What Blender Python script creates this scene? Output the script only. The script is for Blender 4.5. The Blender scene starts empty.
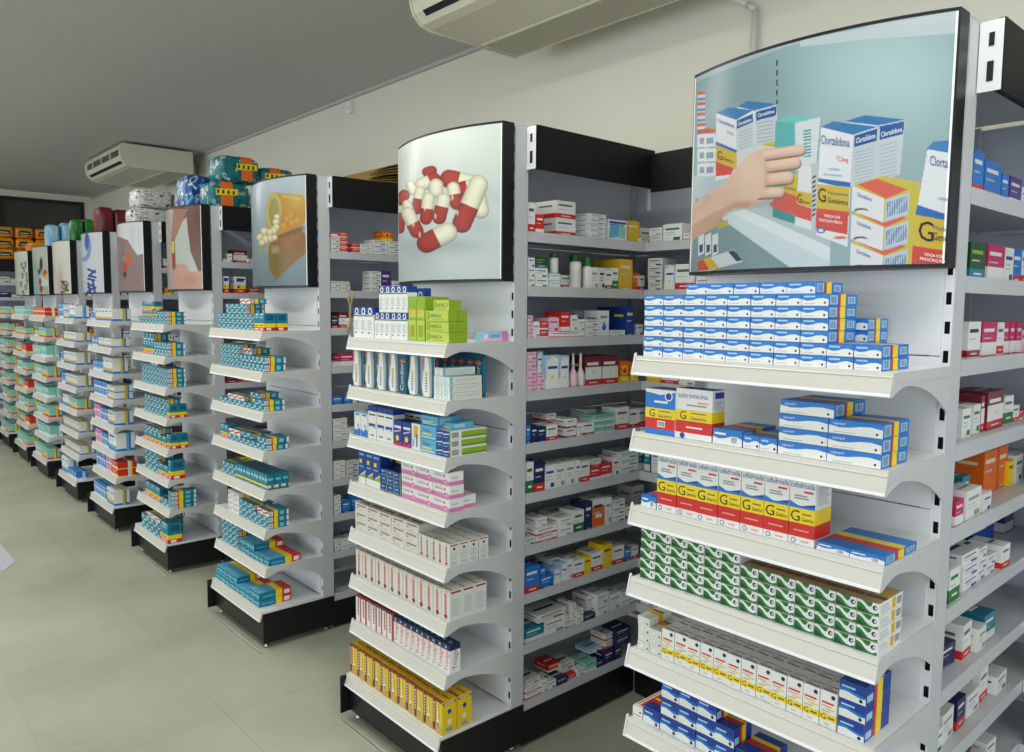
import bpy, bmesh, math, random
import numpy as np
from mathutils import Matrix, Vector

random.seed(7)
sc = bpy.context.scene
COL = sc.collection

# ------------------------------------------------------------------ camera
FPX, YAW, PIT, ROL, CAMH = 769.66, 0.7284, 0.0886, 0.0083, 1.6044
_cy, _sy, _cp, _sp = math.cos(YAW), math.sin(YAW), math.cos(PIT), math.sin(PIT)
CF = np.array([_sy * _cp, _cy * _cp, -_sp])
_R = np.array([_cy, -_sy, 0.0]); _U = np.cross(_R, CF)
CR = math.cos(ROL) * _R + math.sin(ROL) * _U
CU = math.cos(ROL) * _U - math.sin(ROL) * _R
CC = np.array([0.0, 0.0, CAMH])
cam = bpy.data.cameras.new('camera'); camo = bpy.data.objects.new('camera', cam); COL.objects.link(camo)
cam.sensor_fit = 'HORIZONTAL'; cam.sensor_width = 36.0; cam.lens = FPX / 1024 * 36.0; cam.clip_start = 0.05
m = Matrix.Identity(4)
for i in range(3):
    m[i][0], m[i][1], m[i][2], m[i][3] = CR[i], CU[i], -CF[i], CC[i]
camo.matrix_world = m
sc.camera = camo

# ------------------------------------------------------------------ world, lights, exposure
W_ = bpy.data.worlds.new('world'); sc.world = W_; W_.use_nodes = True
W_.node_tree.nodes['Background'].inputs[0].default_value = (0.80, 0.90, 1.0, 1)
W_.node_tree.nodes['Background'].inputs[1].default_value = 0.55
sc.view_settings.view_transform = 'Standard'; sc.view_settings.look = 'None'
sc.view_settings.gamma = 1.0; sc.view_settings.use_curve_mapping = False
sc.view_settings.exposure = 0.22
LAMP_W = 13.5
DAY_W = 150.0
DAY_F = 70.0
def area(name, loc, rot, sx, sy, power, col):
    l = bpy.data.lights.new(name, 'AREA'); l.shape = 'RECTANGLE'; l.size = sx; l.size_y = sy
    l.energy = power; l.color = col
    o = bpy.data.objects.new(name, l); COL.objects.link(o); o.location = loc; o.rotation_euler = rot
    return o
LAMPS = [(-2.6, -0.6), (-2.6, 2.4), (-2.6, 5.4), (-2.6, 8.4), (0.45, -1.6), (1.1, 0.2), (1.12, 2.2), (0.45, 4.1), (0.45, 6.0), (0.45, 7.9), (0.45, 9.8)]
for lx, ly in LAMPS:
    area('tube_light', (lx, ly, 2.955), (0, 0, 0), 0.16, 1.2, LAMP_W, (1.0, 0.985, 0.93))
# daylight through the shop front on the open side of the aisle
area('shop_front_daylight', (-5.6, 4.0, 1.6), (0, math.radians(-90), 0), 2.6, 12.0, DAY_W, (0.90, 0.96, 1.0))
area('street_door_daylight', (-0.9, -3.45, 1.5), (math.radians(90), 0, 0), 6.6, 2.4, DAY_F, (0.80, 0.90, 1.0))

# ------------------------------------------------------------------ pixel helpers (direction only; distance from shelf planes)
def y_from_u(u, X, Z):
    t = (u - 512) / FPX
    a = CR - t * CF
    return (-(a[0] * X + a[2] * (Z - CAMH))) / a[1]
def x_from_u(u, Y, Z):
    t = (u - 512) / FPX
    a = CR - t * CF
    return (-(a[1] * Y + a[2] * (Z - CAMH))) / a[0]
def ray(u, v): return CF + CR * (u - 512) / FPX - CU * (v - 376) / FPX

# ------------------------------------------------------------------ materials
def lin(c):
    return tuple(((x / 255) / 12.92 if x / 255 <= 0.04045 else ((x / 255 + 0.055) / 1.055) ** 2.4) for x in c)
MATS = {}
def mat(name, rgb, rough=0.45, metal=0.0, var=0.05, scale=30.0, bump=0.0, spec=0.5, emit=None):
    if name in MATS: return MATS[name]
    m = bpy.data.materials.new(name); m.use_nodes = True
    nt = m.node_tree; b = nt.nodes['Principled BSDF']
    b.inputs['Roughness'].default_value = rough; b.inputs['Metallic'].default_value = metal
    b.inputs['Specular IOR Level'].default_value = spec
    c = lin(rgb)
    tc = nt.nodes.new('ShaderNodeTexCoord'); nz = nt.nodes.new('ShaderNodeTexNoise')
    nz.inputs['Scale'].default_value = scale; nz.inputs['Detail'].default_value = 3
    nt.links.new(tc.outputs['Object'], nz.inputs['Vector'])
    mx = nt.nodes.new('ShaderNodeMix'); mx.data_type = 'RGBA'
    mx.inputs['A'].default_value = (*[x * (1 - var) for x in c], 1); mx.inputs['B'].default_value = (*[min(1, x * (1 + var)) for x in c], 1)
    nt.links.new(nz.outputs['Fac'], mx.inputs['Factor']); nt.links.new(mx.outputs['Result'], b.inputs['Base Color'])
    if bump:
        bp = nt.nodes.new('ShaderNodeBump'); bp.inputs['Strength'].default_value = bump; bp.inputs['Distance'].default_value = 0.002
        nt.links.new(nz.outputs['Fac'], bp.inputs['Height']); nt.links.new(bp.outputs['Normal'], b.inputs['Normal'])
    if emit:
        b.inputs['Emission Color'].default_value = (*lin(rgb), 1); b.inputs['Emission Strength'].default_value = emit
    MATS[name] = m
    return m
PAL = dict(white=(236, 236, 232), off=(222, 222, 212), grey=(150, 152, 155), lgrey=(196, 198, 200), dgrey=(90, 92, 96), black=(20, 20, 24),
           blue=(28, 120, 205), dblue=(22, 62, 150), navy=(24, 34, 86), lblue=(120, 186, 226), sky=(92, 178, 214), pblue=(168, 206, 232),
           yellow=(246, 214, 20), gold=(218, 178, 30), red=(214, 40, 36), dred=(150, 26, 34), maroon=(120, 30, 46), orange=(232, 106, 22), cream=(232, 222, 188),
           green=(24, 120, 48), dgreen=(12, 78, 34), lime=(142, 176, 36), lime2=(188, 206, 84), mint=(142, 206, 188), teal=(20, 122, 148), dteal=(10, 88, 112),
           lteal=(120, 196, 206), pink=(216, 130, 180), lpink=(236, 190, 212), magenta=(200, 36, 96), purple=(84, 46, 130), brown=(128, 70, 36), salmon=(238, 150, 130), tan=(196, 164, 110), mustard=(226, 194, 34))
def cm(c):
    m = MATS.get('carton_' + c)
    if m: return m
    return mat('carton_' + c, PAL[c], rough=0.38, var=0.03, scale=40)
M_white = mat('white_powder_coat', (226, 228, 230), 0.32, var=0.015, scale=12)
M_rail = mat('ivory_price_rail', (206, 204, 194), 0.35, var=0.02, scale=15)
M_side = mat('grey_powder_coat', (196, 198, 200), 0.4, var=0.02, scale=12)
M_spine = mat('blue_grey_panel', (214, 218, 228), 0.45, var=0.03, scale=8)
M_black = mat('black_plastic', (17, 18, 19), 0.38, var=0.1, scale=20, spec=0.4)
M_header = mat('black_header', (13, 13, 14), 0.55, var=0.1, scale=20, spec=0.3)
M_brk = mat('bracket_grey', (200, 200, 198), 0.4, var=0.02)
M_slot = mat('dark_slot', (22, 22, 26), 0.8)
M_chrome = mat('chrome', (190, 190, 190), 0.2, metal=1.0)
M_ac = mat('air_conditioner_plastic', (214, 210, 190), 0.45, var=0.02)
M_acd = mat('air_conditioner_grille', (196, 192, 172), 0.6)
M_wall = mat('wall_paint', (224, 221, 206), 0.85, var=0.02, scale=3, bump=0.05)
M_glass = mat('dark_window_glass', (70, 72, 66), 0.15, var=0.1, scale=1.5)
M_skin = None

# ------------------------------------------------------------------ object helpers
def link(name, mesh, parent=None, loc=(0, 0, 0), rot=0.0):
    o = bpy.data.objects.new(name, mesh); COL.objects.link(o)
    o.location = loc; o.rotation_euler = (0, 0, rot)
    if parent is not None: o.parent = parent
    return o
def tag(o, label, cat, group=None, kind=None):
    if label: o['label'] = label
    if cat: o['category'] = cat
    if group: o['group'] = group
    if kind: o['kind'] = kind
    return o
class MB:
    def __init__(s): s.v = []; s.f = []; s.mi = []; s.mats = []; s.sm = []
    def m(s, mt):
        if mt not in s.mats: s.mats.append(mt)
        return s.mats.index(mt)
    def face(s, pts, mt, smooth=False):
        n = len(s.v); s.v += [tuple(p) for p in pts]; s.f.append(tuple(range(n, n + len(pts)))); s.mi.append(s.m(mt)); s.sm.append(smooth)
    def geo(s, vs, fs, mt, smooth=False):
        n = len(s.v); s.v += [tuple(p) for p in vs]
        for f in fs: s.f.append(tuple(i + n for i in f)); s.mi.append(s.m(mt)); s.sm.append(smooth)
    def box(s, x0, x1, y0, y1, z0, z1, mt):
        v = [(x0, y0, z0), (x1, y0, z0), (x1, y1, z0), (x0, y1, z0), (x0, y0, z1), (x1, y0, z1), (x1, y1, z1), (x0, y1, z1)]
        s.geo(v, [(0, 3, 2, 1), (4, 5, 6, 7), (0, 1, 5, 4), (1, 2, 6, 5), (2, 3, 7, 6), (3, 0, 4, 7)], mt)
    def prism_xz(s, prof, y0, y1, mt):          # polygon in XZ (counter-clockwise seen from -Y), extruded along Y
        n = len(prof)
        v = [(x, y0, z) for x, z in prof] + [(x, y1, z) for x, z in prof]
        s.geo(v, [tuple(range(n)), tuple(range(2 * n - 1, n - 1, -1))] + [(i, i + n, (i + 1) % n + n, (i + 1) % n) for i in range(n)], mt)
    def lathe(s, prof, mt, n=14, cx=0, cy=0, smooth=True):
        v = []; f = []
        for r, z in prof:
            for k in range(n):
                a = 2 * math.pi * k / n; v.append((cx + r * math.cos(a), cy + r * math.sin(a), z))
        for i in range(len(prof) - 1):
            for k in range(n):
                f.append((i * n + k, i * n + (k + 1) % n, (i + 1) * n + (k + 1) % n, (i + 1) * n + k))
        f.append(tuple(range(n - 1, -1, -1))); f.append(tuple((len(prof) - 1) * n + k for k in range(n)))
        s.geo(v, f, mt, smooth)
    def tube(s, p, q, r, mt, n=8):
        p = Vector(p); q = Vector(q); d = (q - p).normalized(); a = d.orthogonal().normalized(); b = d.cross(a)
        v = []
        for c in (p, q):
            for k in range(n):
                t = 2 * math.pi * k / n; v.append(tuple(c + a * r * math.cos(t) + b * r * math.sin(t)))
        s.geo(v, [(k, (k + 1) % n, (k + 1) % n + n, k + n) for k in range(n)] + [tuple(range(n - 1, -1, -1)), tuple(range(n, 2 * n))], mt, True)
    def mesh(s, name):
        me = bpy.data.meshes.new(name); me.from_pydata(s.v, [], s.f)
        for mt in s.mats: me.materials.append(mt)
        me.polygons.foreach_set('material_index', s.mi); me.polygons.foreach_set('use_smooth', s.sm); me.update()
        return me
def boxmesh(name, x0, x1, y0, y1, z0, z1, mt):
    b = MB(); b.box(x0, x1, y0, y1, z0, z1, mt); return b.mesh(name)
TXT = {}
def text2d(s):                                   # triangulated lettering, cap height 1
    if s in TXT: return TXT[s]
    c = bpy.data.curves.new('lettering', 'FONT'); c.body = s; c.size = 1.0; c.resolution_u = 2
    o = bpy.data.objects.new('lettering', c); COL.objects.link(o)
    dg = bpy.context.evaluated_depsgraph_get(); dg.update()
    me = o.evaluated_get(dg).to_mesh()
    v = [(p.co.x / 0.7, p.co.y / 0.7) for p in me.vertices]; f = [tuple(p.vertices) for p in me.polygons]
    o.evaluated_get(dg).to_mesh_clear(); bpy.data.objects.remove(o); bpy.data.curves.remove(c)
    x0 = min(p[0] for p in v); v = [(x - x0, y) for x, y in v]
    TXT[s] = (v, f, max(p[0] for p in v))
    return TXT[s]

# ------------------------------------------------------------------ dimensions (metres)
X0, W, D, D0, H = 1.7608, 0.609, 0.282, 0.311, 2.2
GY = [0.590, 1.964, 3.354, 4.694, 5.812, 6.873, 7.979, 8.920, 9.929]
TOPDZ = [0.0, 0.016, 0.014, 0.0, -0.01, -0.012, -0.016, -0.018, -0.018]
ZS = [1.489, 1.302, 1.117, 0.936, 0.752, 0.568, 0.387]
ZD = 0.183
SIDEZ = [1.863, 1.676, 1.496, 1.310, 1.122, 0.942, 0.752, 0.575, 0.388, 0.175]
LS, DS = 0.69, 0.285                             # side shelf length along X and depth along Y
XW = 2.80                                        # right wall
YB, CEIL = 11.75, 3.05

# ------------------------------------------------------------------ the room
def structure(name, mesh):
    o = link(name, mesh); o['kind'] = 'structure'; return o
fm = bpy.data.materials.new('terrazzo_floor'); fm.use_nodes = True
nt = fm.node_tree; b = nt.nodes['Principled BSDF']; b.inputs['Roughness'].default_value = 0.42
tc = nt.nodes.new('ShaderNodeTexCoord'); geo_ = nt.nodes.new('ShaderNodeNewGeometry')
n1 = nt.nodes.new('ShaderNodeTexNoise'); n1.inputs['Scale'].default_value = 1.3; n1.inputs['Detail'].default_value = 6
n2 = nt.nodes.new('ShaderNodeTexNoise'); n2.inputs['Scale'].default_value = 160; n2.inputs['Detail'].default_value = 2
mp = nt.nodes.new('ShaderNodeMapping'); mp.inputs['Rotation'].default_value = (0, 0, 0.6); mp.inputs['Scale'].default_value = (1.2, 14, 1)
n3 = nt.nodes.new('ShaderNodeTexNoise'); n3.inputs['Scale'].default_value = 3.5; n3.inputs['Detail'].default_value = 4
for n_ in (n1, n2): nt.links.new(geo_.outputs['Position'], n_.inputs['Vector'])
nt.links.new(geo_.outputs['Position'], mp.inputs['Vector']); nt.links.new(mp.outputs['Vector'], n3.inputs['Vector'])
r1 = nt.nodes.new('ShaderNodeValToRGB'); r1.color_ramp.elements[0].color = (*lin((160, 162, 142)), 1); r1.color_ramp.elements[1].color = (*lin((190, 191, 170)), 1)
r1.color_ramp.elements[0].position = 0.3; r1.color_ramp.elements[1].position = 0.7
r2 = nt.nodes.new('ShaderNodeValToRGB'); r2.color_ramp.elements[0].position = 0.30; r2.color_ramp.elements[1].position = 0.42
r2.color_ramp.elements[0].color = (0.80, 0.80, 0.80, 1); r2.color_ramp.elements[1].color = (1, 1, 1, 1)
r3 = nt.nodes.new('ShaderNodeValToRGB'); r3.color_ramp.elements[0].position = 0.28; r3.color_ramp.elements[1].position = 0.33
r3.color_ramp.elements[0].color = (0.6, 0.58, 0.56, 1); r3.color_ramp.elements[1].color = (1, 1, 1, 1)
nt.links.new(n1.outputs['Fac'], r1.inputs['Fac']); nt.links.new(n2.outputs['Fac'], r2.inputs['Fac']); nt.links.new(n3.outputs['Fac'], r3.inputs['Fac'])
ma = nt.nodes.new('ShaderNodeMix'); ma.data_type = 'RGBA'; ma.blend_type = 'MULTIPLY'; ma.inputs['Factor'].default_value = 0.6
mb_ = nt.nodes.new('ShaderNodeMix'); mb_.data_type = 'RGBA'; mb_.blend_type = 'MULTIPLY'; mb_.inputs['Factor'].default_value = 0.55
nt.links.new(r1.outputs['Color'], ma.inputs['A']); nt.links.new(r2.outputs['Color'], ma.inputs['B'])
nt.links.new(ma.outputs['Result'], mb_.inputs['A']); nt.links.new(r3.outputs['Color'], mb_.inputs['B'])
nt.links.new(mb_.outputs['Result'], b.inputs['Base Color'])
M_joint = mat('floor_joint', (174, 176, 154), 0.8)
XL, YF = -5.5, -3.0
floor = structure('floor', boxmesh('floor', XL, XW, YF, YB, -0.06, -0.0012, M_joint))
tile = boxmesh('floor_tile', 0.0006, 0.5994, 0.0006, 0.5994, -0.0010, 0.0, fm)
# tiles in reach of the view, then the rest of the floor in large slabs
for i in range(-2, 4):
    for j in range(3, 15):
        link('floor_tile', tile, floor, (0.5 + 0.6 * i, 0.5 + 0.6 * j - 0.6, 0))
b_ = MB()
b_.box(XL, -0.701, YF, YB, -0.001, 0, fm); b_.box(-0.699, XW, YF, 1.699, -0.001, 0, fm); b_.box(-0.699, XW, 8.901, YB, -0.001, 0, fm)
o = link('floor_slab', b_.mesh('floor_slab'), floor); o['kind'] = 'stuff'
cmx = bpy.data.materials.new('pvc_ceiling'); cmx.use_nodes = True
nt = cmx.node_tree; b = nt.nodes['Principled BSDF']; b.inputs['Roughness'].default_value = 0.6
g_ = nt.nodes.new('ShaderNodeNewGeometry'); wv = nt.nodes.new('ShaderNodeTexWave'); wv.bands_direction = 'Y'; wv.inputs['Scale'].default_value = 3.14
nt.links.new(g_.outputs['Position'], wv.inputs['Vector'])
rr = nt.nodes.new('ShaderNodeValToRGB'); rr.color_ramp.elements[0].position = 0.02; rr.color_ramp.elements[1].position = 0.12
rr.color_ramp.elements[0].color = (*lin((184, 186, 184)), 1); rr.color_ramp.elements[1].color = (*lin((189, 191, 189)), 1)
nt.links.new(wv.outputs['Fac'], rr.inputs['Fac']); nt.links.new(rr.outputs['Color'], b.inputs['Base Color'])
structure('ceiling', boxmesh('ceiling', XL, XW + 0.1, YF, YB + 0.1, CEIL, CEIL + 0.08, cmx))
structure('wall_right', boxmesh('wall_right', XW, XW + 0.1, YF, YB + 0.1, -0.06, CEIL, M_wall))
structure('trim_1', boxmesh('trim_1', XW - 0.022, XW, YF, YB, CEIL - 0.022, CEIL, mat('ceiling_trim', (186, 184, 180), 0.6)))
# back wall with a dark internal window
bw = MB(); wx0, wx1, wz0, wz1 = -0.6, 2.70, 2.42, 2.97
bw.box(XL, wx0, YB, YB + 0.1, -0.06, CEIL, M_wall); bw.box(wx1, XW, YB, YB + 0.1, -0.06, CEIL, M_wall)
bw.box(wx0, wx1, YB, YB + 0.1, -0.06, wz0, M_wall); bw.box(wx0, wx1, YB, YB + 0.1, wz1, CEIL, M_wall)
structure('wall_back', bw.mesh('wall_back'))
win = structure('window_1', boxmesh('window_1', wx0, wx1, YB + 0.05, YB + 0.06, wz0, wz1, M_glass))
fr = mat('window_frame_black', (24, 24, 24), 0.5)
for a in ((wx0, wx1, wz1 - 0.035, wz1), (wx0, wx1, wz0, wz0 + 0.035)):
    link('window_frame', boxmesh('window_frame', a[0], a[1], YB - 0.01, YB + 0.05, a[2], a[3], fr), win)
for x in (wx0, 0.55, 1.72, wx1 - 0.03):
    link('window_frame', boxmesh('window_frame', x, x + 0.03, YB - 0.01, YB + 0.05, wz0 + 0.035, wz1 - 0.035, fr), win)
wf = MB()                                        # open street front behind the viewer: lintel and piers
wf.box(XL, XW + 0.1, YF - 0.1, YF, 2.75, CEIL, M_wall)
for x in (XL, -2.0, 0.6, XW - 0.3): wf.box(x, x + 0.4, YF - 0.1, YF, -0.06, 2.75, M_wall)
structure('wall_front', wf.mesh('wall_front'))
# glazed shop front: sill, lintel and mullions on the far side of the aisle
sf = MB()
sf.box(XL - 0.1, XL, YF, YB, -0.06, 0.25, M_wall); sf.box(XL - 0.1, XL, YF, YB, 2.85, CEIL, M_wall)
for y in (YF, -1.0, 1.5, 4.0, 6.5, 9.0, YB - 0.2): sf.box(XL - 0.1, XL, y, y + 0.12, 0.25, 2.85, M_wall)
structure('wall_left', sf.mesh('wall_left'))
# fluorescent fixtures over the aisle
M_tube = mat('fluorescent_tube', (255, 252, 240), 0.4, emit=4.0)
M_fix = mat('lamp_housing', (225, 225, 222), 0.4)
fb = MB(); fb.prism_xz([(-0.11, -0.005), (-0.07, -0.055), (0.07, -0.055), (0.11, -0.005)], -0.64, 0.64, M_fix); fbm = fb.mesh('lamp_housing')
tb = MB(); tb.tube((0, -0.6, 0), (0, 0.6, 0), 0.014, M_tube); tbm = tb.mesh('lamp_tube')
for n_, (lx, ly) in enumerate(LAMPS):
    e = link('ceiling_lamp', None, None, (lx, ly, CEIL))
    tag(e, 'twin tube ceiling batten %s, %s street front' % (('in the row by the shop window' if lx < 0 else 'over the aisle beside the gondolas'), ['nearest', 'second from', 'third from', 'fourth from', 'fifth from', 'sixth from', 'seventh from'][n_ if lx < 0 else n_ - 4]), 'lamp', 'ceiling battens over the aisle')
    link('housing', fbm, e)
    for dx in (-0.04, 0.04): link('tube', tbm, e, (dx, 0, -0.073))

# ------------------------------------------------------------------ gondola: endcap display plus the bay behind it
def slotted_post(w, dp, h):                      # channel with real slots in its front (-X) face
    b = MB(); t = 0.002
    b.box(0, dp, 0, t, 0, h, M_side); b.box(0, dp, w - t, w, 0, h, M_side); b.box(dp - t, dp, t, w - t, 0, h, M_side)
    s0, s1 = 0.006, 0.017
    b.box(0, t, t, s0, 0, h, M_white); b.box(0, t, s1, w - t, 0, h, M_white)
    b.box(0.012, 0.014, t, w - t, 0, h, M_slot)
    z = 0.0; p = 0.0614
    while z < h:
        b.box(0, t, s0, s1, z, min(z + p - 0.026, h), M_white); z += p
    b.box(0, dp, 0, w, h - 0.002, h, M_white)
    return b.mesh('post')
post_me = slotted_post(0.046, 0.058, H - 0.17)
def bracket_mesh(dep, y):                        # curved side bracket of an endcap shelf
    pts = [(-dep, 0.0), (-dep - 0.012, -0.046), (-dep - 0.004, -0.046)]
    for i in range(15):
        t = i / 14; x = -dep + 0.004 + t * (dep - 0.010)
        z = -0.026 - 0.072 * t ** 2.6 - 0.016 * max(0, 1 - t / 0.22) ** 1.5
        pts.append((x, z))
    pts += [(0.004, -0.10), (0.004, 0.0)]
    b = MB(); b.prism_xz(pts, y, y + 0.0025, M_brk)
    b.box(-dep + 0.01, 0.0, y - 0.0012, y, -0.020, -0.0015, M_brk)
    return b.mesh('bracket')
br_near, br_far = bracket_mesh(D, 0.0005), bracket_mesh(D, W - 0.003)
sh = MB(); sh.box(-D, -0.001, 0.004, W - 0.004, -0.012, 0, M_white); shelf_me = sh.mesh('shelf')
def rail_mesh(dep):
    b = MB(); b.prism_xz([(-dep - 0.0005, 0.0015), (-dep - 0.004, 0.0015), (-dep - 0.016, -0.042), (-dep - 0.010, -0.046), (-dep - 0.0005, -0.012)][::-1], 0.0, W, M_rail)
    b.prism_xz([(-dep - 0.0062, -0.006), (-dep - 0.0082, -0.0085), (-dep - 0.0080, -0.0095), (-dep - 0.0066, -0.0095)], 0.0, W, M_rail)
    b.prism_xz([(-dep - 0.0135, -0.036), (-dep - 0.0185, -0.044), (-dep - 0.0155, -0.046), (-dep - 0.0125, -0.042)], 0.0, W, M_white)
    return b.mesh('price_rail')
rail_me, rail0_me = rail_mesh(D), rail_mesh(D0)
cap = MB(); cap.prism_xz([(-D, 0.008), (-D - 0.006, 0.008), (-D - 0.020, -0.044), (-D - 0.012, -0.050), (-D, -0.012)][::-1], W + 0.0002, W + 0.003, M_white); cap_me = cap.mesh('rail_end')
dk = MB(); dk.box(-D0, 0.055, 0.002, W - 0.002, -0.012, 0, M_white); deck_me = dk.mesh('deck')
kick_front = boxmesh('kick_plate', -D0 + 0.004, -D0 + 0.016, 0.010, W - 0.010, 0.035, 0.136, M_black)
kick_near = boxmesh('side_plate', -D0, 0.058, -0.004, 0.004, 0.030, 0.171, M_black)
kick_far = boxmesh('side_plate', -D0 - 0.032, 0.058, W - 0.004, W + 0.004, 0.030, 0.176, M_black)
ft = MB(); ft.lathe([(0.014, 0), (0.014, 0.008), (0.006, 0.012), (0.006, 0.04)], M_chrome, 10); foot_me = ft.mesh('foot')
bp_ = MB(); bp_.tube((-D0 - 0.026, -0.03, 0.008), (-D0 - 0.026, W - 0.004, 0.008), 0.0035, mat('bumper_rail', (176, 184, 170), 0.35)); bump_me = bp_.mesh('bumper_rail')
NP = 6; ph = (2.17 - 0.19) / NP
panel_me = boxmesh('back_panel', -0.006, -0.001, 0.021, W - 0.021, 0.001, ph - 0.002, M_white)
spine_me = boxmesh('spine_panel', 0.062, 0.97, DS + 0.004, DS + 0.012, 0.001, ph - 0.002, M_spine)
side_me = boxmesh('side_shelf', 0.060, LS, 0.004, DS, -0.010, 0, M_side)
slip_me = boxmesh('price_rail', 0.060, LS, 0.0, 0.0035, -0.032, 0.004, M_side)
sb = MB(); sb.geo([(0.062, 0.02, -0.011), (0.062, DS, -0.011), (0.062, DS, -0.07), (0.065, 0.02, -0.011), (0.065, DS, -0.011), (0.065, DS, -0.07)], [(0, 1, 2), (5, 4, 3), (0, 3, 4, 1), (1, 4, 5, 2), (2, 5, 3, 0)], M_side); sbr_me = sb.mesh('bracket')
head_me = boxmesh('header_panel', 0.056, LS - 0.004, -0.046, -0.032, H - 0.145, H, M_header)
hb = MB(); hb.box(0.048, 0.0495, -0.046, -0.002, H - 0.145, H - 0.004, M_white)
hb.box(0.0465, 0.0478, -0.030, -0.020, H - 0.055, H - 0.028, M_slot); hb.box(0.0465, 0.0478, -0.031, -0.019, H - 0.125, H - 0.085, M_slot); hbr_me = hb.mesh('header_bracket')
skick_me = boxmesh('kick_plate', 0.060, LS, 0.006, 0.014, 0.01, 0.136, M_black)
up_me = boxmesh('spine_upright', LS + 0.255, LS + 0.275, DS - 0.012, DS + 0.002, 0.02, 2.17, M_side)
top_me = boxmesh('top_cover', 0.060, 0.985, -0.03, W, H - 0.018, H - 0.006, M_side)
POST = ['poster of a hand taking medicine boxes', 'poster of red and white capsules', 'poster of a spilled orange pill bottle', 'poster of bare skin and white cloth',
        'poster of a white drape and orange flowers', 'blue and white patterned poster', 'plain white poster with a small plant', 'poster of fruit on a pale dish', 'pale mint poster with grey spots']
SHORT = ['hand poster', 'capsule poster', 'pill-bottle poster', 'bare-skin poster', 'white-drape poster', 'blue-pattern poster', 'plain-white poster', 'fruit-dish poster', 'pale-mint poster']
GL = ['white shelf gondola with hand poster, blue and green medicine cartons', 'white shelf gondola with red capsule poster and yellow cartons at its foot', 'white shelf gondola with orange pill bottle poster and teal cartons',
      'white shelf gondola with bare skin poster and teal cartons', 'white shelf gondola with white drape poster and pink and blue cartons', 'white shelf gondola with blue pattern poster and white blue cartons',
      'white shelf gondola with plain white poster and mint cartons', 'white shelf gondola with fruit dish poster and mint cartons', 'white shelf gondola with pale mint poster next to the back shelving']
for k, y in enumerate(GY):
    g = link('gondola_display', None, None, (X0, y, 0)); tag(g, GL[k], 'shelf unit', 'gondolas standing in a row')
    dz = TOPDZ[k]
    for yy in (0.0, W - 0.046):
        p_ = link('post', post_me, g, (0, yy, 0.172)); p_.scale.z = (H + dz - 0.172) / (H - 0.17)
    for i in range(NP): link('back_panel', panel_me, g, (0, 0, 0.19 + i * ph)); link('spine_panel', spine_me, g, (0, 0, 0.19 + i * ph))
    for z in ZS:
        s_ = link('shelf', shelf_me, g, (0, 0, z))
        link('price_rail', rail_me, s_); link('rail_end', cap_me, s_); link('bracket', br_near, s_); link('bracket', br_far, s_)
    d_ = link('deck', deck_me, g, (0, 0, ZD)); link('price_rail', rail0_me, d_)
    link('kick_plate', kick_front, g); link('side_plate', kick_near, g); link('side_plate', kick_far, g)
    for fx in (-D0 + 0.03, 0.03):
        for fy in (0.03, W - 0.03): link('foot', foot_me, g, (fx, fy, 0))
    link('bumper_rail', bump_me, g)
    for z in SIDEZ:
        s_ = link('side_shelf', side_me, g, (0, 0, z)); link('price_rail', slip_me, s_); link('bracket', sbr_me, s_)
    link('header_panel', head_me, g, (0, 0, dz)); link('header_bracket', hbr_me, g, (0, 0, dz)); link('kick_plate', skick_me, g)
    link('spine_upright', up_me, g); link('top_cover', top_me, g, (0, 0, dz))
# wall shelving that closes each bay
for k in range(0, 9):
    ya = -1.2 if k == 0 else GY[k - 1] + W + 0.01
    yb = GY[k]
    w_ = link('wall_shelf_unit', None, None, (X0 + LS, ya, 0)); L = yb - ya
    tag(w_, 'grey wall shelving closing the bay %s the %s' % ('right of' if k == 0 else 'between the %s gondola and' % SHORT[k - 1], SHORT[k]), 'shelf unit', 'wall shelving behind the bays')
    sm = boxmesh('wall_shelf', 0.003, 0.287, 0, L + DS, -0.010, 0, M_side); lm = boxmesh('price_rail', 0, 0.003, 0, L - 0.002, -0.032, 0.004, M_side)
    for z in SIDEZ:
        s_ = link('shelf', sm, w_, (0, 0, z)); link('price_rail', lm, s_)
    bm_ = boxmesh('back_panel', 0.288, 0.296, 0, L + DS, 0.001, ph - 0.002, M_spine)
    for i in range(NP): link('back_panel', bm_, w_, (0, 0, 0.19 + i * ph))
    link('header_panel', boxmesh('header_panel', -0.03, -0.016, 0.0, L - 0.05, H - 0.145, H, M_header), w_)
    link('kick_plate', boxmesh('kick_plate', 0.006, 0.014, 0, L, 0.0, 0.136, M_black), w_)
    cp = MB(); cp.box(-0.012, -0.004, L - 0.03, L - 0.02, H - 0.21, H - 0.005, M_side); link('corner_strut', cp.mesh('corner_strut'), w_)

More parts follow.
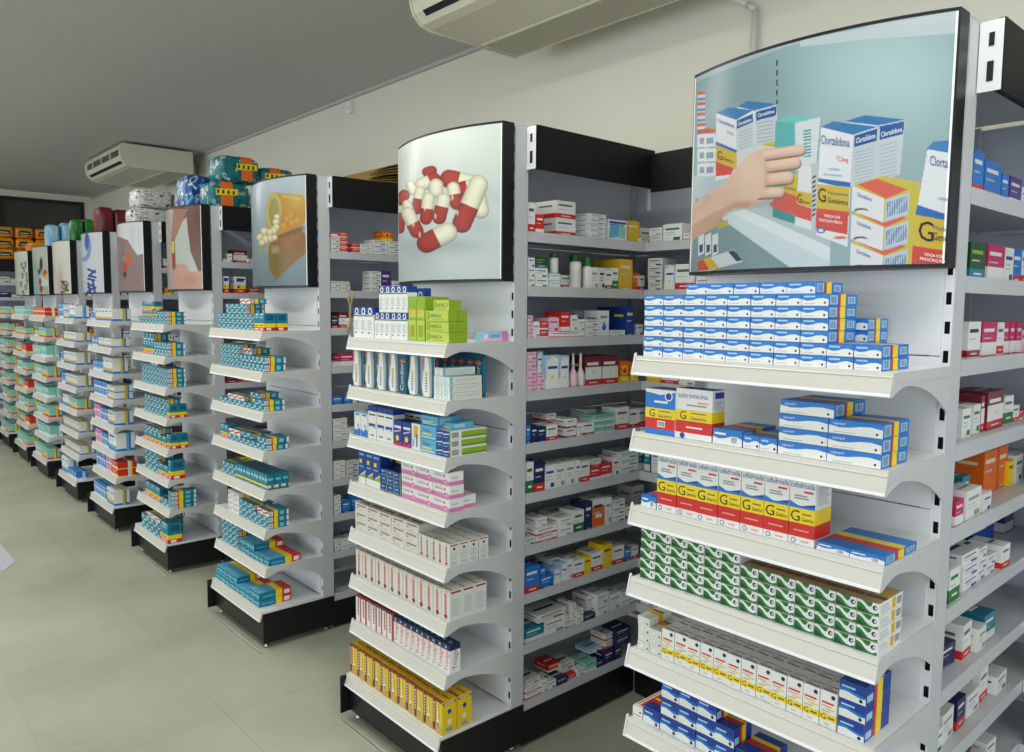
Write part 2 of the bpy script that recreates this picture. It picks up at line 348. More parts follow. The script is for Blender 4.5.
# ------------------------------------------------------------------ cartons
DES = {}
def des(name, desc, base, items, obj='medicine_carton', cat='box'):
    DES[name] = (desc, base, items, obj, cat)
LINES = lambda f, u0, u1, v0, v1, n, c: [('r', f, u0, v0 + (v1 - v0) * i / n, u0 + (u1 - u0) * (1 - 0.25 * ((i * 7) % 3) / 2), v0 + (v1 - v0) * (i + 0.5) / n, c) for i in range(n)]
def bars(f, u0, u1, v0, v1, n=6, c='dgrey'): return [('r', f, u0 + (u1 - u0) * i / n, v0, u0 + (u1 - u0) * (i + 0.35 + 0.25 * (i % 2)) / n, v1, c) for i in range(n)]
WAVE = lambda f, c, a=0.55: ('p', f, [(0, a), (0.2, a - 0.13), (0.4, a - 0.08), (0.6, a + 0.06), (0.8, a + 0.1), (1, a - 0.02), (1, 1), (0, 1)], c)
bandR = [('r', 'R', 0, 0, 1, 1, 'blue'), ('r', 'R', 0.05, 0.12, 0.30, 0.88, 'pblue')] + bars('R', 0.08, 0.27, 0.2, 0.8, 5) + [('r', 'R', 0.34, 0, 0.40, 1, 'red'), ('r', 'R', 0.40, 0, 0.58, 1, 'yellow'), ('r', 'R', 0.66, 0.2, 0.92, 0.8, 'pblue')] + bars('R', 0.70, 0.88, 0.28, 0.72, 4)
bandT = [('r', 'T', 0, 0, 1, 1, 'blue'), ('r', 'T', 0, 0.34, 1, 0.40, 'red'), ('r', 'T', 0, 0.40, 1, 0.58, 'yellow')]
des('bluewave', 'small blue and white wave printed carton', 'white', [WAVE('F', 'blue'), ('r', 'F', 0.08, 0.70, 0.50, 0.84, 'pblue'), ('r', 'F', 0.08, 0.16, 0.5, 0.22, 'lgrey'), ('c', 'F', 0.87, 0.26, 0.10, 'navy')] + bandR + bandT)
des('longblue', 'long blue and white wave printed carton', 'white', [WAVE('F', 'blue', 0.6), ('t', 'F', 'captopril', 0.08, 0.66, 0.18, 'white'), ('c', 'F', 0.9, 0.25, 0.09, 'navy'), ('r', 'F', 0.1, 0.12, 0.5, 0.18, 'lgrey')] + bandR + bandT)
des('flatblue', 'flat blue carton with red and yellow stripes on top', 'white', [WAVE('F', 'blue', 0.5), ('r', 'F', 0.06, 0.62, 0.45, 0.76, 'white'), ('r', 'F', 0.62, 0.15, 0.85, 0.6, 'white')] + bars('F', 0.64, 0.83, 0.2, 0.55, 6) + [('r', 'T', 0, 0, 1, 1, 'blue'), ('r', 'T', 0, 0.30, 1, 0.5, 'red'), ('r', 'T', 0, 0.5, 1, 0.68, 'yellow')] + bandR)
des('azitroside', 'blue and white generic medicine carton with barcode side', 'white', [('r', 'F', 0, 0.0, 1, 0.12, 'blue'), ('r', 'F', 0, 0.12, 1, 0.36, 'red'), ('r', 'F', 0, 0.36, 1, 0.58, 'yellow'), ('r', 'F', 0, 0.58, 1, 1, 'blue'), ('p', 'F', [(0, .93), (.5, .88), (1, .96), (1, 1), (0, 1)], 'white'),
     ('c', 'F', 0.78, 0.86, 0.13, 'white'), ('c', 'F', 0.78, 0.86, 0.10, 'dblue'), ('r', 'F', 0.3, 0.70, 0.75, 0.75, 'white'), ('t', 'F', 'G', 0.14, 0.385, 0.17, 'black'), ('t', 'F', 'Genérico', 0.44, 0.39, 0.07, 'black'), ('r', 'F', 0.46, 0.51, 0.84, 0.53, 'dgrey'), ('r', 'F', 0.42, 0.17, 0.68, 0.31, 'white')] + bars('F', 0.44, 0.66, 0.19, 0.29, 6, 'black') + [('r', 'T', 0, 0, 1, 1, 'dblue')])
des('azitro', 'white azitromicina carton with yellow generic band', 'white', [('r', 'F', 0, 0.12, 1, 0.36, 'red'), ('r', 'F', 0, 0.36, 1, 0.58, 'yellow'), ('t', 'F', 'azitromicina', 0.06, 0.82, 0.10, 'dblue'), ('r', 'F', 0.6, 0.72, 0.9, 0.75, 'salmon'), ('r', 'F', 0.3, 0.66, 0.85, 0.69, 'grey'), ('t', 'F', 'G', 0.12, 0.385, 0.17, 'black'), ('t', 'F', 'Genérico', 0.42, 0.39, 0.07, 'black'), ('r', 'F', 0.44, 0.51, 0.84, 0.53, 'dgrey'),
     ('r', 'F', 0.3, 0.22, 0.75, 0.25, 'white'), ('c', 'F', 0.2, 0.06, 0.07, 'dblue'), ('r', 'T', 0, 0, 1, 1, 'dblue'), ('r', 'R', 0, 0.36, 1, 0.58, 'yellow'), ('r', 'R', 0, 0.12, 1, 0.36, 'red'), ('r', 'R', 0.2, 0.84, 0.9, 0.96, 'dblue')] + LINES('R', 0.15, 0.85, 0.62, 0.80, 5, 'lgrey'))
des('cefa', 'tall white cefadroxila carton with yellow generic band', 'white', [('r', 'F', 0, 0.12, 1, 0.33, 'red'), ('r', 'F', 0, 0.33, 1, 0.56, 'yellow'), ('p', 'F', [(0, 0.56), (1, 0.56), (1, 0.60), (0.35, 0.60), (0, 0.66)], 'blue'), ('p', 'F', [(0.5, 0.60), (1, 0.60), (1, 0.65)], 'dblue'), ('t', 'F', 'cefadroxila', 0.04, 0.87, 0.085, 'dblue'), ('r', 'F', 0.55, 0.80, 0.92, 0.83, 'red'), ('t', 'F', 'G', 0.06, 0.36, 0.165, 'black'), ('t', 'F', 'Genérico', 0.50, 0.37, 0.06, 'black'), ('r', 'F', 0.52, 0.465, 0.88, 0.485, 'dgrey'),
     ('r', 'F', 0.2, 0.21, 0.8, 0.235, 'salmon'), ('c', 'F', 0.2, 0.06, 0.10, 'dblue'), ('c', 'F', 0.2, 0.06, 0.07, 'white'), ('r', 'F', 0.5, 0.05, 0.8, 0.07, 'salmon'), ('r', 'R', 0, 0.33, 1, 0.56, 'yellow'), ('r', 'R', 0, 0.12, 1, 0.33, 'red'), ('r', 'R', 0.3, 0.02, 0.9, 0.1, 'lgrey'), ('r', 'T', 0, 0, 1, 1, 'off')] + LINES('F', 0.2, 0.75, 0.70, 0.78, 2, 'grey') + LINES('R', 0.15, 0.85, 0.62, 0.92, 8, 'lgrey'))
des('green', 'flat white carton with dark green wave', 'white', [('p', 'F', [(0, 0.80), (0.14, 0.78), (0.28, 0.64), (0.42, 0.40), (0.58, 0.22), (0.78, 0.16), (1, 0.30), (1, 0.03), (0, 0.03)], 'green'), ('p', 'F', [(0, 0.50), (0.2, 0.40), (0.36, 0.20), (0.46, 0.03), (0, 0.03)], 'dgreen'), ('p', 'F', [(0.16, 1.0), (0.30, 0.90), (0.44, 0.70), (0.56, 0.60), (0.66, 0.72), (0.70, 1.0)], 'green'), ('c', 'F', 0.82, 0.62, 0.19, 'navy'), ('c', 'F', 0.86, 0.62, 0.09, 'white'),
     ('r', 'T', 0, 0, 1, 1, 'tan'), ('r', 'T', 0, 0.25, 1, 0.40, 'brown'), ('r', 'T', 0, 0.5, 1, 0.7, 'gold')] + LINES('R', 0.08, 0.5, 0.15, 0.85, 3, 'lgrey') + [('r', 'R', 0.55, 0.1, 0.7, 0.9, 'gold'), ('r', 'R', 0.75, 0.2, 0.95, 0.8, 'grey')])
des('gband', 'upright white carton with yellow band and letter G', 'white', [('r', 'F', 0, 0.20, 1, 0.38, 'yellow'), ('c', 'F', 0.28, 0.29, 0.24, 'yellow'), ('t', 'F', 'G', 0.08, 0.215, 0.15, 'black'), ('r', 'F', 0.5, 0.26, 0.9, 0.31, 'dgrey'), ('r', 'F', 0.1, 0.66, 0.85, 0.71, 'red'), ('r', 'F', 0.1, 0.58, 0.7, 0.61, 'salmon'), ('r', 'F', 0.35, 0.50, 0.9, 0.54, 'yellow'), ('r', 'F', 0.1, 0.44, 0.6, 0.46, 'grey'), ('c', 'F', 0.78, 0.88, 0.13, 'navy'),
     ('r', 'T', 0.1, 0.1, 0.9, 0.2, 'dred'), ('r', 'T', 0.1, 0.5, 0.9, 0.56, 'brown'), ('r', 'T', 0.1, 0.3, 0.5, 0.36, 'grey'), ('r', 'F', 0.3, 0.08, 0.6, 0.12, 'lgrey'), ('r', 'R', 0, 0.20, 1, 0.38, 'yellow')])
des('smallwhite', 'small plain white carton with grey oval logo', 'off', [('c', 'F', 0.35, 0.5, 0.3, 'lgrey'), ('c', 'F', 0.35, 0.5, 0.24, 'white'), ('c', 'F', 0.82, 0.3, 0.12, 'navy'), ('r', 'T', 0, 0.4, 1, 0.6, 'gold'), ('r', 'T', 0, 0.6, 1, 0.7, 'dred'), ('r', 'R', 0.4, 0, 0.6, 1, 'gold')])
des('deepblue', 'deep blue and white carton with yellow side stripe', 'white', [('p', 'F', [(0, .42), (.3, .46), (.6, .36), (.8, .30), (1, .34), (1, 1), (0, 1)], 'dblue'), ('p', 'F', [(0, .6), (.3, .62), (.6, .5), (1, .44), (1, .34), (.8, .30), (.6, .36), (.3, .46), (0, .42)], 'blue'), ('r', 'F', 0.08, 0.66, 0.6, 0.76, 'pblue'), ('c', 'F', 0.82, 0.17, 0.10, 'navy'), ('r', 'R', 0, 0, 1, 1, 'dblue'), ('r', 'R', 0.05, 0.1, 0.28, 0.5, 'pblue'), ('r', 'R', 0.34, 0, 0.44, 1, 'red'), ('r', 'R', 0.44, 0, 0.66, 1, 'yellow'), ('r', 'T', 0, 0, 1, 1, 'dblue'), ('r', 'T', 0, 0.4, 1, 0.6, 'red'), ('r', 'T', 0, 0.6, 1, 0.75, 'yellow')])
des('navybox', 'dark navy carton with white lettering strip', 'navy', [('r', 'F', 0.1, 0.55, 0.6, 0.7, 'white'), ('r', 'F', 0.1, 0.2, 0.4, 0.3, 'lblue'), ('r', 'T', 0.2, 0.3, 0.8, 0.5, 'gold')])
des('whiteflatorange', 'flat white carton with orange edge stripe', 'white', [('r', 'T', 0.1, 0.1, 0.25, 0.9, 'orange'), ('r', 'T', 0.4, 0.1, 0.9, 0.9, 'red'), ('r', 'F', 0.1, 0.2, 0.9, 0.3, 'orange'), ('c', 'F', 0.8, 0.6, 0.1, 'navy')])
# capsule-poster gondola
des('bluetop', 'slim white carton with navy top and green line', 'white', [('r', 'F', 0, 0.76, 1, 1, 'dblue'), ('c', 'F', 0.5, 0.87, 0.30, 'white'), ('c', 'F', 0.5, 0.87, 0.17, 'dblue'), ('r', 'F', 0, 0.70, 1, 0.74, 'green'), ('r', 'F', 0.2, 0.14, 0.5, 0.18, 'green'), ('r', 'R', 0, 0.76, 1, 1, 'dblue'), ('r', 'T', 0, 0, 1, 1, 'dblue')] + LINES('F', 0.15, 0.8, 0.26, 0.60, 5, 'lgrey'))
des('arnicav', 'upright lime green arnica carton', 'lime', [('r', 'F', 0.08, 0.04, 0.92, 0.70, 'lime2'), ('r', 'F', 0.2, 0.08, 0.8, 0.36, 'lime'), ('t', 'F', 'ARNICA', 0.10, 0.46, 0.075, 'dgreen'), ('c', 'F', 0.35, 0.66, 0.22, 'gold'), ('c', 'F', 0.5, 0.2, 0.14, 'orange'), ('r', 'R', 0.0, 0, 0.9, 0.9, 'lime')])
des('arnicah', 'long lime green arnica carton lying flat', 'lime2', [('r', 'F', 0.04, 0.12, 0.2, 0.88, 'lime'), ('t', 'F', 'ARNICA', 0.22, 0.36, 0.34, 'dgreen'), ('r', 'F', 0.3, 0.14, 0.8, 0.22, 'lime'), ('c', 'F', 0.82, 0.5, 0.1, 'yellow'), ('r', 'R', 0, 0, 1, 1, 'lime'), ('r', 'T', 0, 0, 1, 1, 'lime')])
des('paste', 'pale blue and pink toothpaste carton lying by the post', 'pblue', [('r', 'F', 0, 0, 1, 0.3, 'lpink'), ('r', 'F', 0.05, 0.25, 0.2, 0.75, 'white'), ('r', 'F', 0.3, 0.4, 0.7, 0.65, 'sky'), ('r', 'F', 0.78, 0, 1, 1, 'pink'), ('r', 'T', 0, 0, 1, 1, 'pblue'), ('r', 'R', 0, 0, 1, 1, 'pink')], 'toothpaste_carton')
des('tealcard', 'teal toothbrush carton with orange cross', 'dteal', [('p', 'F', [(.4, .84), (.6, .84), (.6, .72), (.4, .72)], 'orange'), ('p', 'F', [(.15, .80), (.85, .80), (.85, .76), (.15, .76)], 'orange'), ('t', 'F', 'Condor', 0.62, 0.08, 0.45, 'white', 90), ('r', 'R', 0.1, 0.1, 0.9, 0.9, 'teal')])
des('whitelong', 'long white carton with pale teal end', 'off', [('r', 'F', 0.0, 0, 1, 1, 'white'), ('c', 'F', 0.5, 0.5, 0.40, 'lteal'), ('c', 'F', 0.5, 0.5, 0.28, 'white'), ('r', 'R', 0.02, 0.08, 0.09, 0.92, 'lteal'), ('r', 'R', 0.2, 0.55, 0.9, 0.68, 'lgrey'), ('r', 'R', 0.2, 0.3, 0.7, 0.38, 'lgrey'), ('r', 'T', 0, 0, 1, 1, 'lteal')])
des('tube3', 'tall white carton with blue base wave', 'white', [('p', 'F', [(0, 0), (1, 0), (1, .24), (.7, .34), (.4, .2), (0, .28)], 'blue'), ('r', 'F', 0.2, 0.84, 0.8, 0.9, 'dblue'), ('r', 'F', 0, 0.93, 1, 1, 'sky'), ('c', 'F', 0.6, 0.42, 0.16, 'lblue'), ('r', 'T', 0, 0, 1, 1, 'white')])
des('tube4', 'tall white carton with dark blue cap and writing', 'white', [('r', 'F', 0, 0.84, 1, 1, 'dblue'), ('r', 'F', 0.1, 0.72, 0.9, 0.76, 'black'), ('r', 'F', 0.08, 0.40, 0.9, 0.47, 'dblue'), ('r', 'F', 0.25, 0.08, 0.75, 0.14, 'grey'), ('p', 'F', [(.1, .36), (.5, .4), (.9, .33), (.9, .38), (.1, .4)], 'blue'), ('r', 'T', 0, 0, 1, 1, 'dblue'), ('r', 'R', 0, 0.84, 1, 1, 'dblue')])
des('bluepink', 'dark blue carton with pink swirl', 'dblue', [('p', 'F', [(0, .0), (1, .0), (1, .18), (.5, .08), (0, .2)], 'magenta'), ('r', 'F', 0.1, 0.7, 0.9, 0.8, 'white'), ('c', 'F', 0.45, 0.3, 0.2, 'yellow'), ('p', 'F', [(.1, .5), (.9, .62), (.9, .66), (.1, .56)], 'lpink'), ('r', 'T', 0, 0, 1, 1, 'navy')])
des('whitegold', 'white upright carton with gold stripe', 'white', [('r', 'F', 0.25, 0.45, 0.75, 0.92, 'gold'), ('r', 'F', 0.55, 0.1, 0.7, 0.6, 'dgrey'), ('r', 'F', 0.1, 0.1, 0.3, 0.4, 'lteal'), ('r', 'T', 0, 0, 1, 1, 'sky')])
des('nasal', 'light blue carton with yellow underline', 'sky', [('t', 'F', 'Nasley', 0.16, 0.52, 0.24, 'dblue'), ('r', 'F', 0.1, 0.28, 0.72, 0.40, 'yellow'), ('r', 'F', 0.05, 0.08, 0.9, 0.14, 'white'), ('r', 'T', 0, 0, 1, 1, 'sky'), ('r', 'R', 0.1, 0.2, 0.6, 0.8, 'pblue')])
des('bluewhitegreen', 'dark blue fronted carton with green side label', 'dblue', [('p', 'F', [(0, .5), (1, .62), (1, .74), (0, .62)], 'white'), ('r', 'F', 0.1, 0.2, 0.8, 0.3, 'lblue'), ('r', 'R', 0, 0, 1, 1, 'white'), ('r', 'R', 0.0, 0, 0.04, 1, 'lime'), ('r', 'R', 0.06, 0.15, 0.26, 0.85, 'lgrey')] + bars('R', 0.08, 0.24, 0.2, 0.8, 6) + [('r', 'R', 0.32, 0.12, 1, 0.86, 'lime'), ('r', 'R', 0.32, 0.12, 1, 0.26, 'green'), ('c', 'R', 0.38, 0.5, 0.05, 'white'), ('c', 'R', 0.50, 0.5, 0.04, 'dblue'), ('r', 'T', 0, 0, 1, 1, 'off')])
des('bluegreencard', 'tall blue carton with green flash and white foot', 'dblue', [('r', 'F', 0, 0, 1, 0.20, 'white'), ('p', 'F', [(0, .2), (1, .2), (1, .38), (.6, .32), (.2, .22)], 'lime'), ('p', 'F', [(.1, .24), (.9, .4), (1, .46), (1, .38), (.5, .28)], 'white'), ('r', 'F', 0.1, 0.86, 0.8, 0.92, 'lblue'), ('r', 'F', 0.15, 0.62, 0.5, 0.74, 'yellow'), ('r', 'F', 0.1, 0.5, 0.7, 0.54, 'lblue'), ('r', 'T', 0, 0, 1, 1, 'dblue')])
des('bluecube', 'small dark blue carton with pale stripes', 'dblue', [('r', 'F', 0.1, 0.55, 0.55, 0.75, 'lblue'), ('r', 'F', 0.0, 0.08, 0.7, 0.2, 'lime'), ('r', 'F', 0.88, 0, 1, 1, 'lime'), ('r', 'T', 0, 0, 1, 1, 'navy')])
des('calcio', 'white and pink calcium tablet carton', 'white', [('r', 'F', 0, 0, 1, 0.30, 'pink'), ('r', 'F', 0, 0.30, 1, 0.38, 'lpink'), ('t', 'F', 'CálciOn', 0.10, 0.58, 0.22, 'black'), ('c', 'F', 0.70, 0.66, 0.11, 'red'), ('c', 'F', 0.78, 0.26, 0.17, 'dred'), ('c', 'F', 0.78, 0.22, 0.14, 'lpink'), ('r', 'F', 0.05, 0.92, 0.95, 1, 'lpink'), ('r', 'R', 0, 0, 1, 0.30, 'pink'), ('t', 'R', 'CálciOn', 0.15, 0.52, 0.13, 'black'), ('r', 'T', 0, 0, 1, 1, 'lpink'), ('r', 'T', 0.1, 0.3, 0.8, 0.5, 'maroon')])
des('redtextsq', 'squarish white carton with dark red lettering', 'off', [('r', 'F', 0.12, 0.66, 0.88, 0.74, 'dred'), ('r', 'F', 0.12, 0.78, 0.88, 0.84, 'dred'), ('r', 'F', 0.12, 0.40, 0.30, 0.50, 'dred'), ('c', 'F', 0.55, 0.30, 0.13, 'yellow'), ('r', 'F', 0.2, 0.12, 0.6, 0.2, 'lgrey'), ('r', 'T', 0, 0, 1, 1, 'off'), ('r', 'T', 0.1, 0.2, 0.9, 0.35, 'dred')])
vt = lambda c: [('r', 'F', 0.36, 0.24 + i * 0.066, 0.66 - 0.08 * (i % 2), 0.285 + i * 0.066, c) for i in range(10)]
des('redtextv', 'slim upright white carton with vertical red lettering', 'off', vt('dred') + [('c', 'F', 0.52, 0.13, 0.20, 'red'), ('r', 'F', 0.3, 0.93, 0.7, 0.97, 'gold'), ('r', 'R', 0.1, 0.90, 0.9, 0.95, 'dred'), ('c', 'R', 0.5, 0.76, 0.12, 'black'), ('r', 'R', 0.2, 0.06, 0.8, 0.2, 'lgrey'), ('r', 'T', 0.1, 0.2, 0.9, 0.3, 'dred')] + LINES('R', 0.15, 0.85, 0.3, 0.62, 6, 'lgrey'))
des('redtextv2', 'tall white carton with vertical red lettering', 'off', vt('red') + [('c', 'F', 0.52, 0.13, 0.20, 'dred'), ('r', 'F', 0.4, 0.93, 0.8, 0.97, 'gold'), ('r', 'R', 0.1, 0.90, 0.9, 0.96, 'dred'), ('r', 'T', 0.1, 0.2, 0.9, 0.3, 'dred')] + LINES('R', 0.15, 0.85, 0.15, 0.75, 9, 'lgrey'))
des('whitered', 'tall white carton with red side and lettering', 'white', vt('maroon') + [('r', 'F', 0.84, 0, 1, 1, 'red'), ('r', 'F', 0.0, 0.92, 1, 1, 'maroon'), ('r', 'T', 0, 0, 1, 1, 'dred'), ('r', 'R', 0, 0, 1, 1, 'red')])
des('trialgin', 'white carton with navy top and vertical red name', 'white', [('r', 'F', 0, 0.80, 1, 1, 'navy'), ('r', 'F', 0.2, 0.86, 0.5, 0.94, 'pblue'), ('t', 'F', 'Trialgin', 0.78, 0.06, 0.58, 'red', 90), ('r', 'R', 0, 0.80, 1, 1, 'navy'), ('t', 'R', 'Trialgin', 0.7, 0.10, 0.4, 'dred', 90), ('r', 'T', 0, 0, 1, 1, 'navy'), ('r', 'T', 0.2, 0.3, 0.5, 0.6, 'lblue')])
des('yellowbox', 'bright yellow carton with brown stripe', 'mustard', [('r', 'F', 0.02, 0.05, 0.30, 0.95, 'maroon'), ('r', 'F', 0.08, 0.30, 0.20, 0.9, 'white')] + [('r', 'F', 0.10, 0.34 + i * 0.09, 0.20, 0.38 + i * 0.09, 'maroon') for i in range(6)] + [('p', 'F', [(.40, .9), (.62, .9), (.78, .35), (.36, .35)], 'gold'), ('p', 'F', [(.50, .9), (.56, .9), (.62, .35), (.48, .35)], 'cream'), ('c', 'F', 0.58, 0.34, 0.16, 'white'), ('c', 'F', 0.58, 0.30, 0.09, 'green'), ('r', 'F', 0.30, 0.03, 1, 0.22, 'tan'), ('r', 'F', 0.0, 0.95, 1, 1, 'maroon'),
     ('r', 'R', 0.05, 0.88, 0.95, 0.95, 'maroon'), ('r', 'R', 0.15, 0.90, 0.85, 0.93, 'white'), ('c', 'R', 0.5, 0.66, 0.14, 'dblue'), ('c', 'R', 0.5, 0.36, 0.16, 'cream'), ('r', 'R', 0.25, 0.06, 0.75, 0.2, 'lgrey')] + bars('R', 0.28, 0.72, 0.07, 0.19, 6, 'black') + [('r', 'T', 0, 0, 1, 1, 'gold'), ('r', 'T', 0, 0, 1, 0.12, 'maroon'), ('r', 'T', 0.1, 0.5, 0.9, 0.6, 'brown')])
# pill bottle / bare skin gondolas
tR = [('r', 'R', 0, 0, 1, 1, 'teal'), ('r', 'R', 0.0, 0.12, 0.22, 0.88, 'white'), ('r', 'R', 0.22, 0, 0.28, 1, 'red'), ('r', 'R', 0.28, 0, 0.46, 1, 'yellow'), ('r', 'R', 0.56, 0.2, 0.76, 0.8, 'lteal'), ('r', 'R', 0.9, 0.1, 1, 0.9, 'white')] + bars('R', 0.03, 0.19, 0.25, 0.75, 4)
tT = [('r', 'T', 0, 0, 1, 1, 'teal'), ('r', 'T', 0, 0.22, 1, 0.28, 'red'), ('r', 'T', 0, 0.28, 1, 0.46, 'yellow')]
des('tealbox', 'small teal carton with yellow side band', 'teal', [('p', 'F', [(0, .2), (.35, .3), (.6, .75), (.3, .7), (0, .5)], 'lteal'), ('p', 'F', [(.1, .86), (.5, .86), (.45, .7), (.1, .72)], 'white'), ('p', 'F', [(.55, .3), (.95, .3), (.9, .1), (.55, .1)], 'white'), ('r', 'F', 0.6, 0.55, 0.9, 0.62, 'dteal')] + tR + tT)
des('tealred', 'small white carton with red flash and teal ends', 'white', [('p', 'F', [(0, .2), (1, .6), (1, .9), (0, .5)], 'red'), ('r', 'F', 0.1, 0.1, 0.6, 0.2, 'teal')] + tR + tT)
des('tealyellow', 'teal carton with yellow and red foot band', 'teal', [('r', 'F', 0, 0, 1, 0.20, 'red'), ('r', 'F', 0, 0.20, 1, 0.42, 'yellow'), ('r', 'F', 0.12, 0.06, 0.8, 0.13, 'white'), ('r', 'F', 0.1, 0.27, 0.8, 0.33, 'dgrey'), ('r', 'F', 0.15, 0.72, 0.8, 0.82, 'lteal'), ('r', 'F', 0.3, 0.9, 0.9, 0.97, 'white'), ('r', 'R', 0, 0, 1, 0.2, 'red'), ('r', 'R', 0, 0.2, 1, 0.42, 'yellow'), ('r', 'R', 0.2, 0.6, 0.8, 0.9, 'dteal'), ('r', 'R', 0.2, 0.03, 0.6, 0.17, 'white'), ('r', 'T', 0, 0, 1, 1, 'teal')])
des('teallong', 'long teal carton with yellow foot line', 'teal', [('r', 'F', 0, 0.12, 1, 0.26, 'yellow'), ('p', 'F', [(0, .4), (.4, .5), (.6, .85), (0, .7)], 'lteal'), ('r', 'F', 0.2, 0.6, 0.8, 0.68, 'white'), ('r', 'R', 0, 0.12, 1, 0.3, 'cream'), ('r', 'R', 0.5, 0, 0.85, 0.3, 'dgrey'), ('r', 'R', 0.1, 0.6, 0.8, 0.75, 'lteal'), ('r', 'T', 0, 0, 1, 1, 'dteal'), ('r', 'T', 0.3, 0.3, 0.5, 0.5, 'lteal')])
des('tealflow', 'teal flow wrapped pack with yellow band', 'teal', [('p', 'F', [(0, .3), (1, .5), (1, .7), (0, .5)], 'lteal'), ('r', 'F', 0.7, 0.2, 0.85, 0.4, 'white')] + [('r', 'R', 0, 0, 1, 1, 'teal'), ('r', 'R', 0.1, 0.3, 0.45, 0.5, 'sky'), ('r', 'R', 0.52, 0, 0.72, 1, 'yellow'), ('r', 'R', 0.72, 0, 1, 1, 'red'), ('r', 'R', 0.78, 0.15, 0.96, 0.75, 'white'), ('r', 'T', 0, 0, 1, 1, 'sky'), ('r', 'T', 0, 0.52, 1, 0.72, 'yellow'), ('r', 'T', 0, 0.72, 1, 1, 'red')], 'medicine_pack')
des('palewhite', 'small pale grey and white carton', 'white', [('p', 'F', [(0, .2), (.5, .3), (1, .7), (1, .9), (.4, .7), (0, .5)], 'lgrey'), ('r', 'F', 0.1, 0.7, 0.5, 0.8, 'salmon'), ('r', 'T', 0, 0, 1, 1, 'off'), ('r', 'T', 0, 0.4, 1, 0.6, 'yellow'), ('r', 'R', 0.3, 0, 0.5, 1, 'yellow')])
def twoband(n, desc, base, c1, c2, c3='white', v=0.3, obj='medicine_carton'):
    des(n, desc, base, [('r', 'F', 0, 0, 1, v * 0.45, c1), ('r', 'F', 0, v * 0.45, 1, v, c2), ('r', 'F', 0.12, 0.72, 0.78, 0.82, c1), ('r', 'F', 0.12, 0.5, 0.6, 0.56, c3), ('r', 'L', 0, 0, 1, v * 0.45, c1), ('r', 'L', 0, v * 0.45, 1, v, c2), ('r', 'L', 0.15, 0.65, 0.85, 0.75, c3),
        ('r', 'R', 0, 0, 1, v * 0.45, c1), ('r', 'R', 0.55, 0, 0.7, 1, c2), ('r', 'R', 0.7, 0, 0.8, 1, c1), ('r', 'T', 0, 0.55, 1, 0.7, c2)], obj)
twoband('mint1', 'pale mint carton with red and yellow foot band', 'mint', 'red', 'yellow', 'white', 0.34)
twoband('mint2', 'pale mint and white carton', 'mint', 'white', 'lteal', 'white', 0.5)
twoband('whitegold2', 'white carton with yellow foot band and blue base', 'off', 'blue', 'gold', 'lgrey', 0.32)
twoband('bluewhite', 'bright blue carton with white foot', 'blue', 'white', 'pblue', 'white', 0.34)
twoband('pinkblue', 'pink carton with pale stripe', 'pink', 'lpink', 'white', 'white', 0.3)
twoband('redyellow', 'red carton with yellow stripe', 'red', 'yellow', 'white', 'white', 0.3)
twoband('whitebluestack', 'white carton with blue foot band', 'white', 'blue', 'sky', 'lgrey', 0.3)
def plain(n, desc, base, c1, c2, text=None):
    it = [('r', 'F', 0.12, 0.66, 0.85, 0.76, c1), ('r', 'F', 0.12, 0.5, 0.62, 0.55, c2), ('r', 'F', 0.12, 0.38, 0.72, 0.42, c2), ('r', 'F', 0.55, 0.08, 0.9, 0.26, c1), ('r', 'L', 0.2, 0.6, 0.85, 0.72, c1), ('r', 'L', 0.2, 0.2, 0.7, 0.28, c2), ('r', 'T', 0.15, 0.4, 0.85, 0.55, c1)]
    des(n, desc, base, it)
def foot(n, desc, base, foot_, c1, v=0.28, extra=()):
    des(n, desc, base, [('r', 'F', 0, 0.03, 1, v, foot_), ('r', 'L', 0, 0.03, 1, v, foot_), ('r', 'F', 0.1, 0.70, 0.8, 0.80, c1), ('r', 'F', 0.1, 0.5, 0.6, 0.54, 'lgrey'), ('r', 'F', 0.25, v * 0.45, 0.75, v * 0.62, 'white'), ('r', 'L', 0.2, 0.66, 0.8, 0.74, c1), ('r', 'T', 0.15, 0.4, 0.85, 0.5, c1)] + list(extra))
plain('w_plain', 'plain white carton with faint grey print', 'white', 'grey', 'lgrey')
plain('w_blue', 'white carton with blue print', 'white', 'dblue', 'lgrey')
plain('w_green', 'white carton with green print', 'white', 'green', 'lgrey')
plain('w_teal', 'white carton with teal print', 'white', 'teal', 'lteal')
plain('w_pink', 'pink and white carton', 'lpink', 'magenta', 'white')
plain('w_orange', 'white carton with orange print', 'white', 'orange', 'tan')
plain('w_navyline', 'flat white carton with dark edge line', 'off', 'navy', 'grey')
foot('w_red', 'white carton with red foot band', 'white', 'red', 'dgrey')
foot('w_redtop', 'white carton with red foot and dark title', 'white', 'dred', 'black', 0.22)
foot('rederbox', 'red carton with white label', 'red', 'white', 'white', 0.24)
foot('maroonbox', 'dark red and white carton with red foot', 'maroon', 'red', 'white', 0.2, [('r', 'F', 0, 0.22, 1, 0.64, 'white'), ('c', 'F', 0.5, 0.45, 0.06, 'yellow')])
foot('bluered', 'bright blue carton with red band', 'blue', 'red', 'white', 0.24)
foot('navyred', 'navy and white carton with red foot', 'navy', 'red', 'white', 0.3)
foot('greenw', 'white and green carton', 'white', 'green', 'green', 0.42)
foot('yellowc', 'tall mustard yellow carton', 'gold', 'gold', 'cream', 0.1)
foot('yellowy', 'yellow carton with dark print', 'yellow', 'yellow', 'dred', 0.1)
foot('orangec', 'orange carton', 'orange', 'orange', 'cream', 0.1)
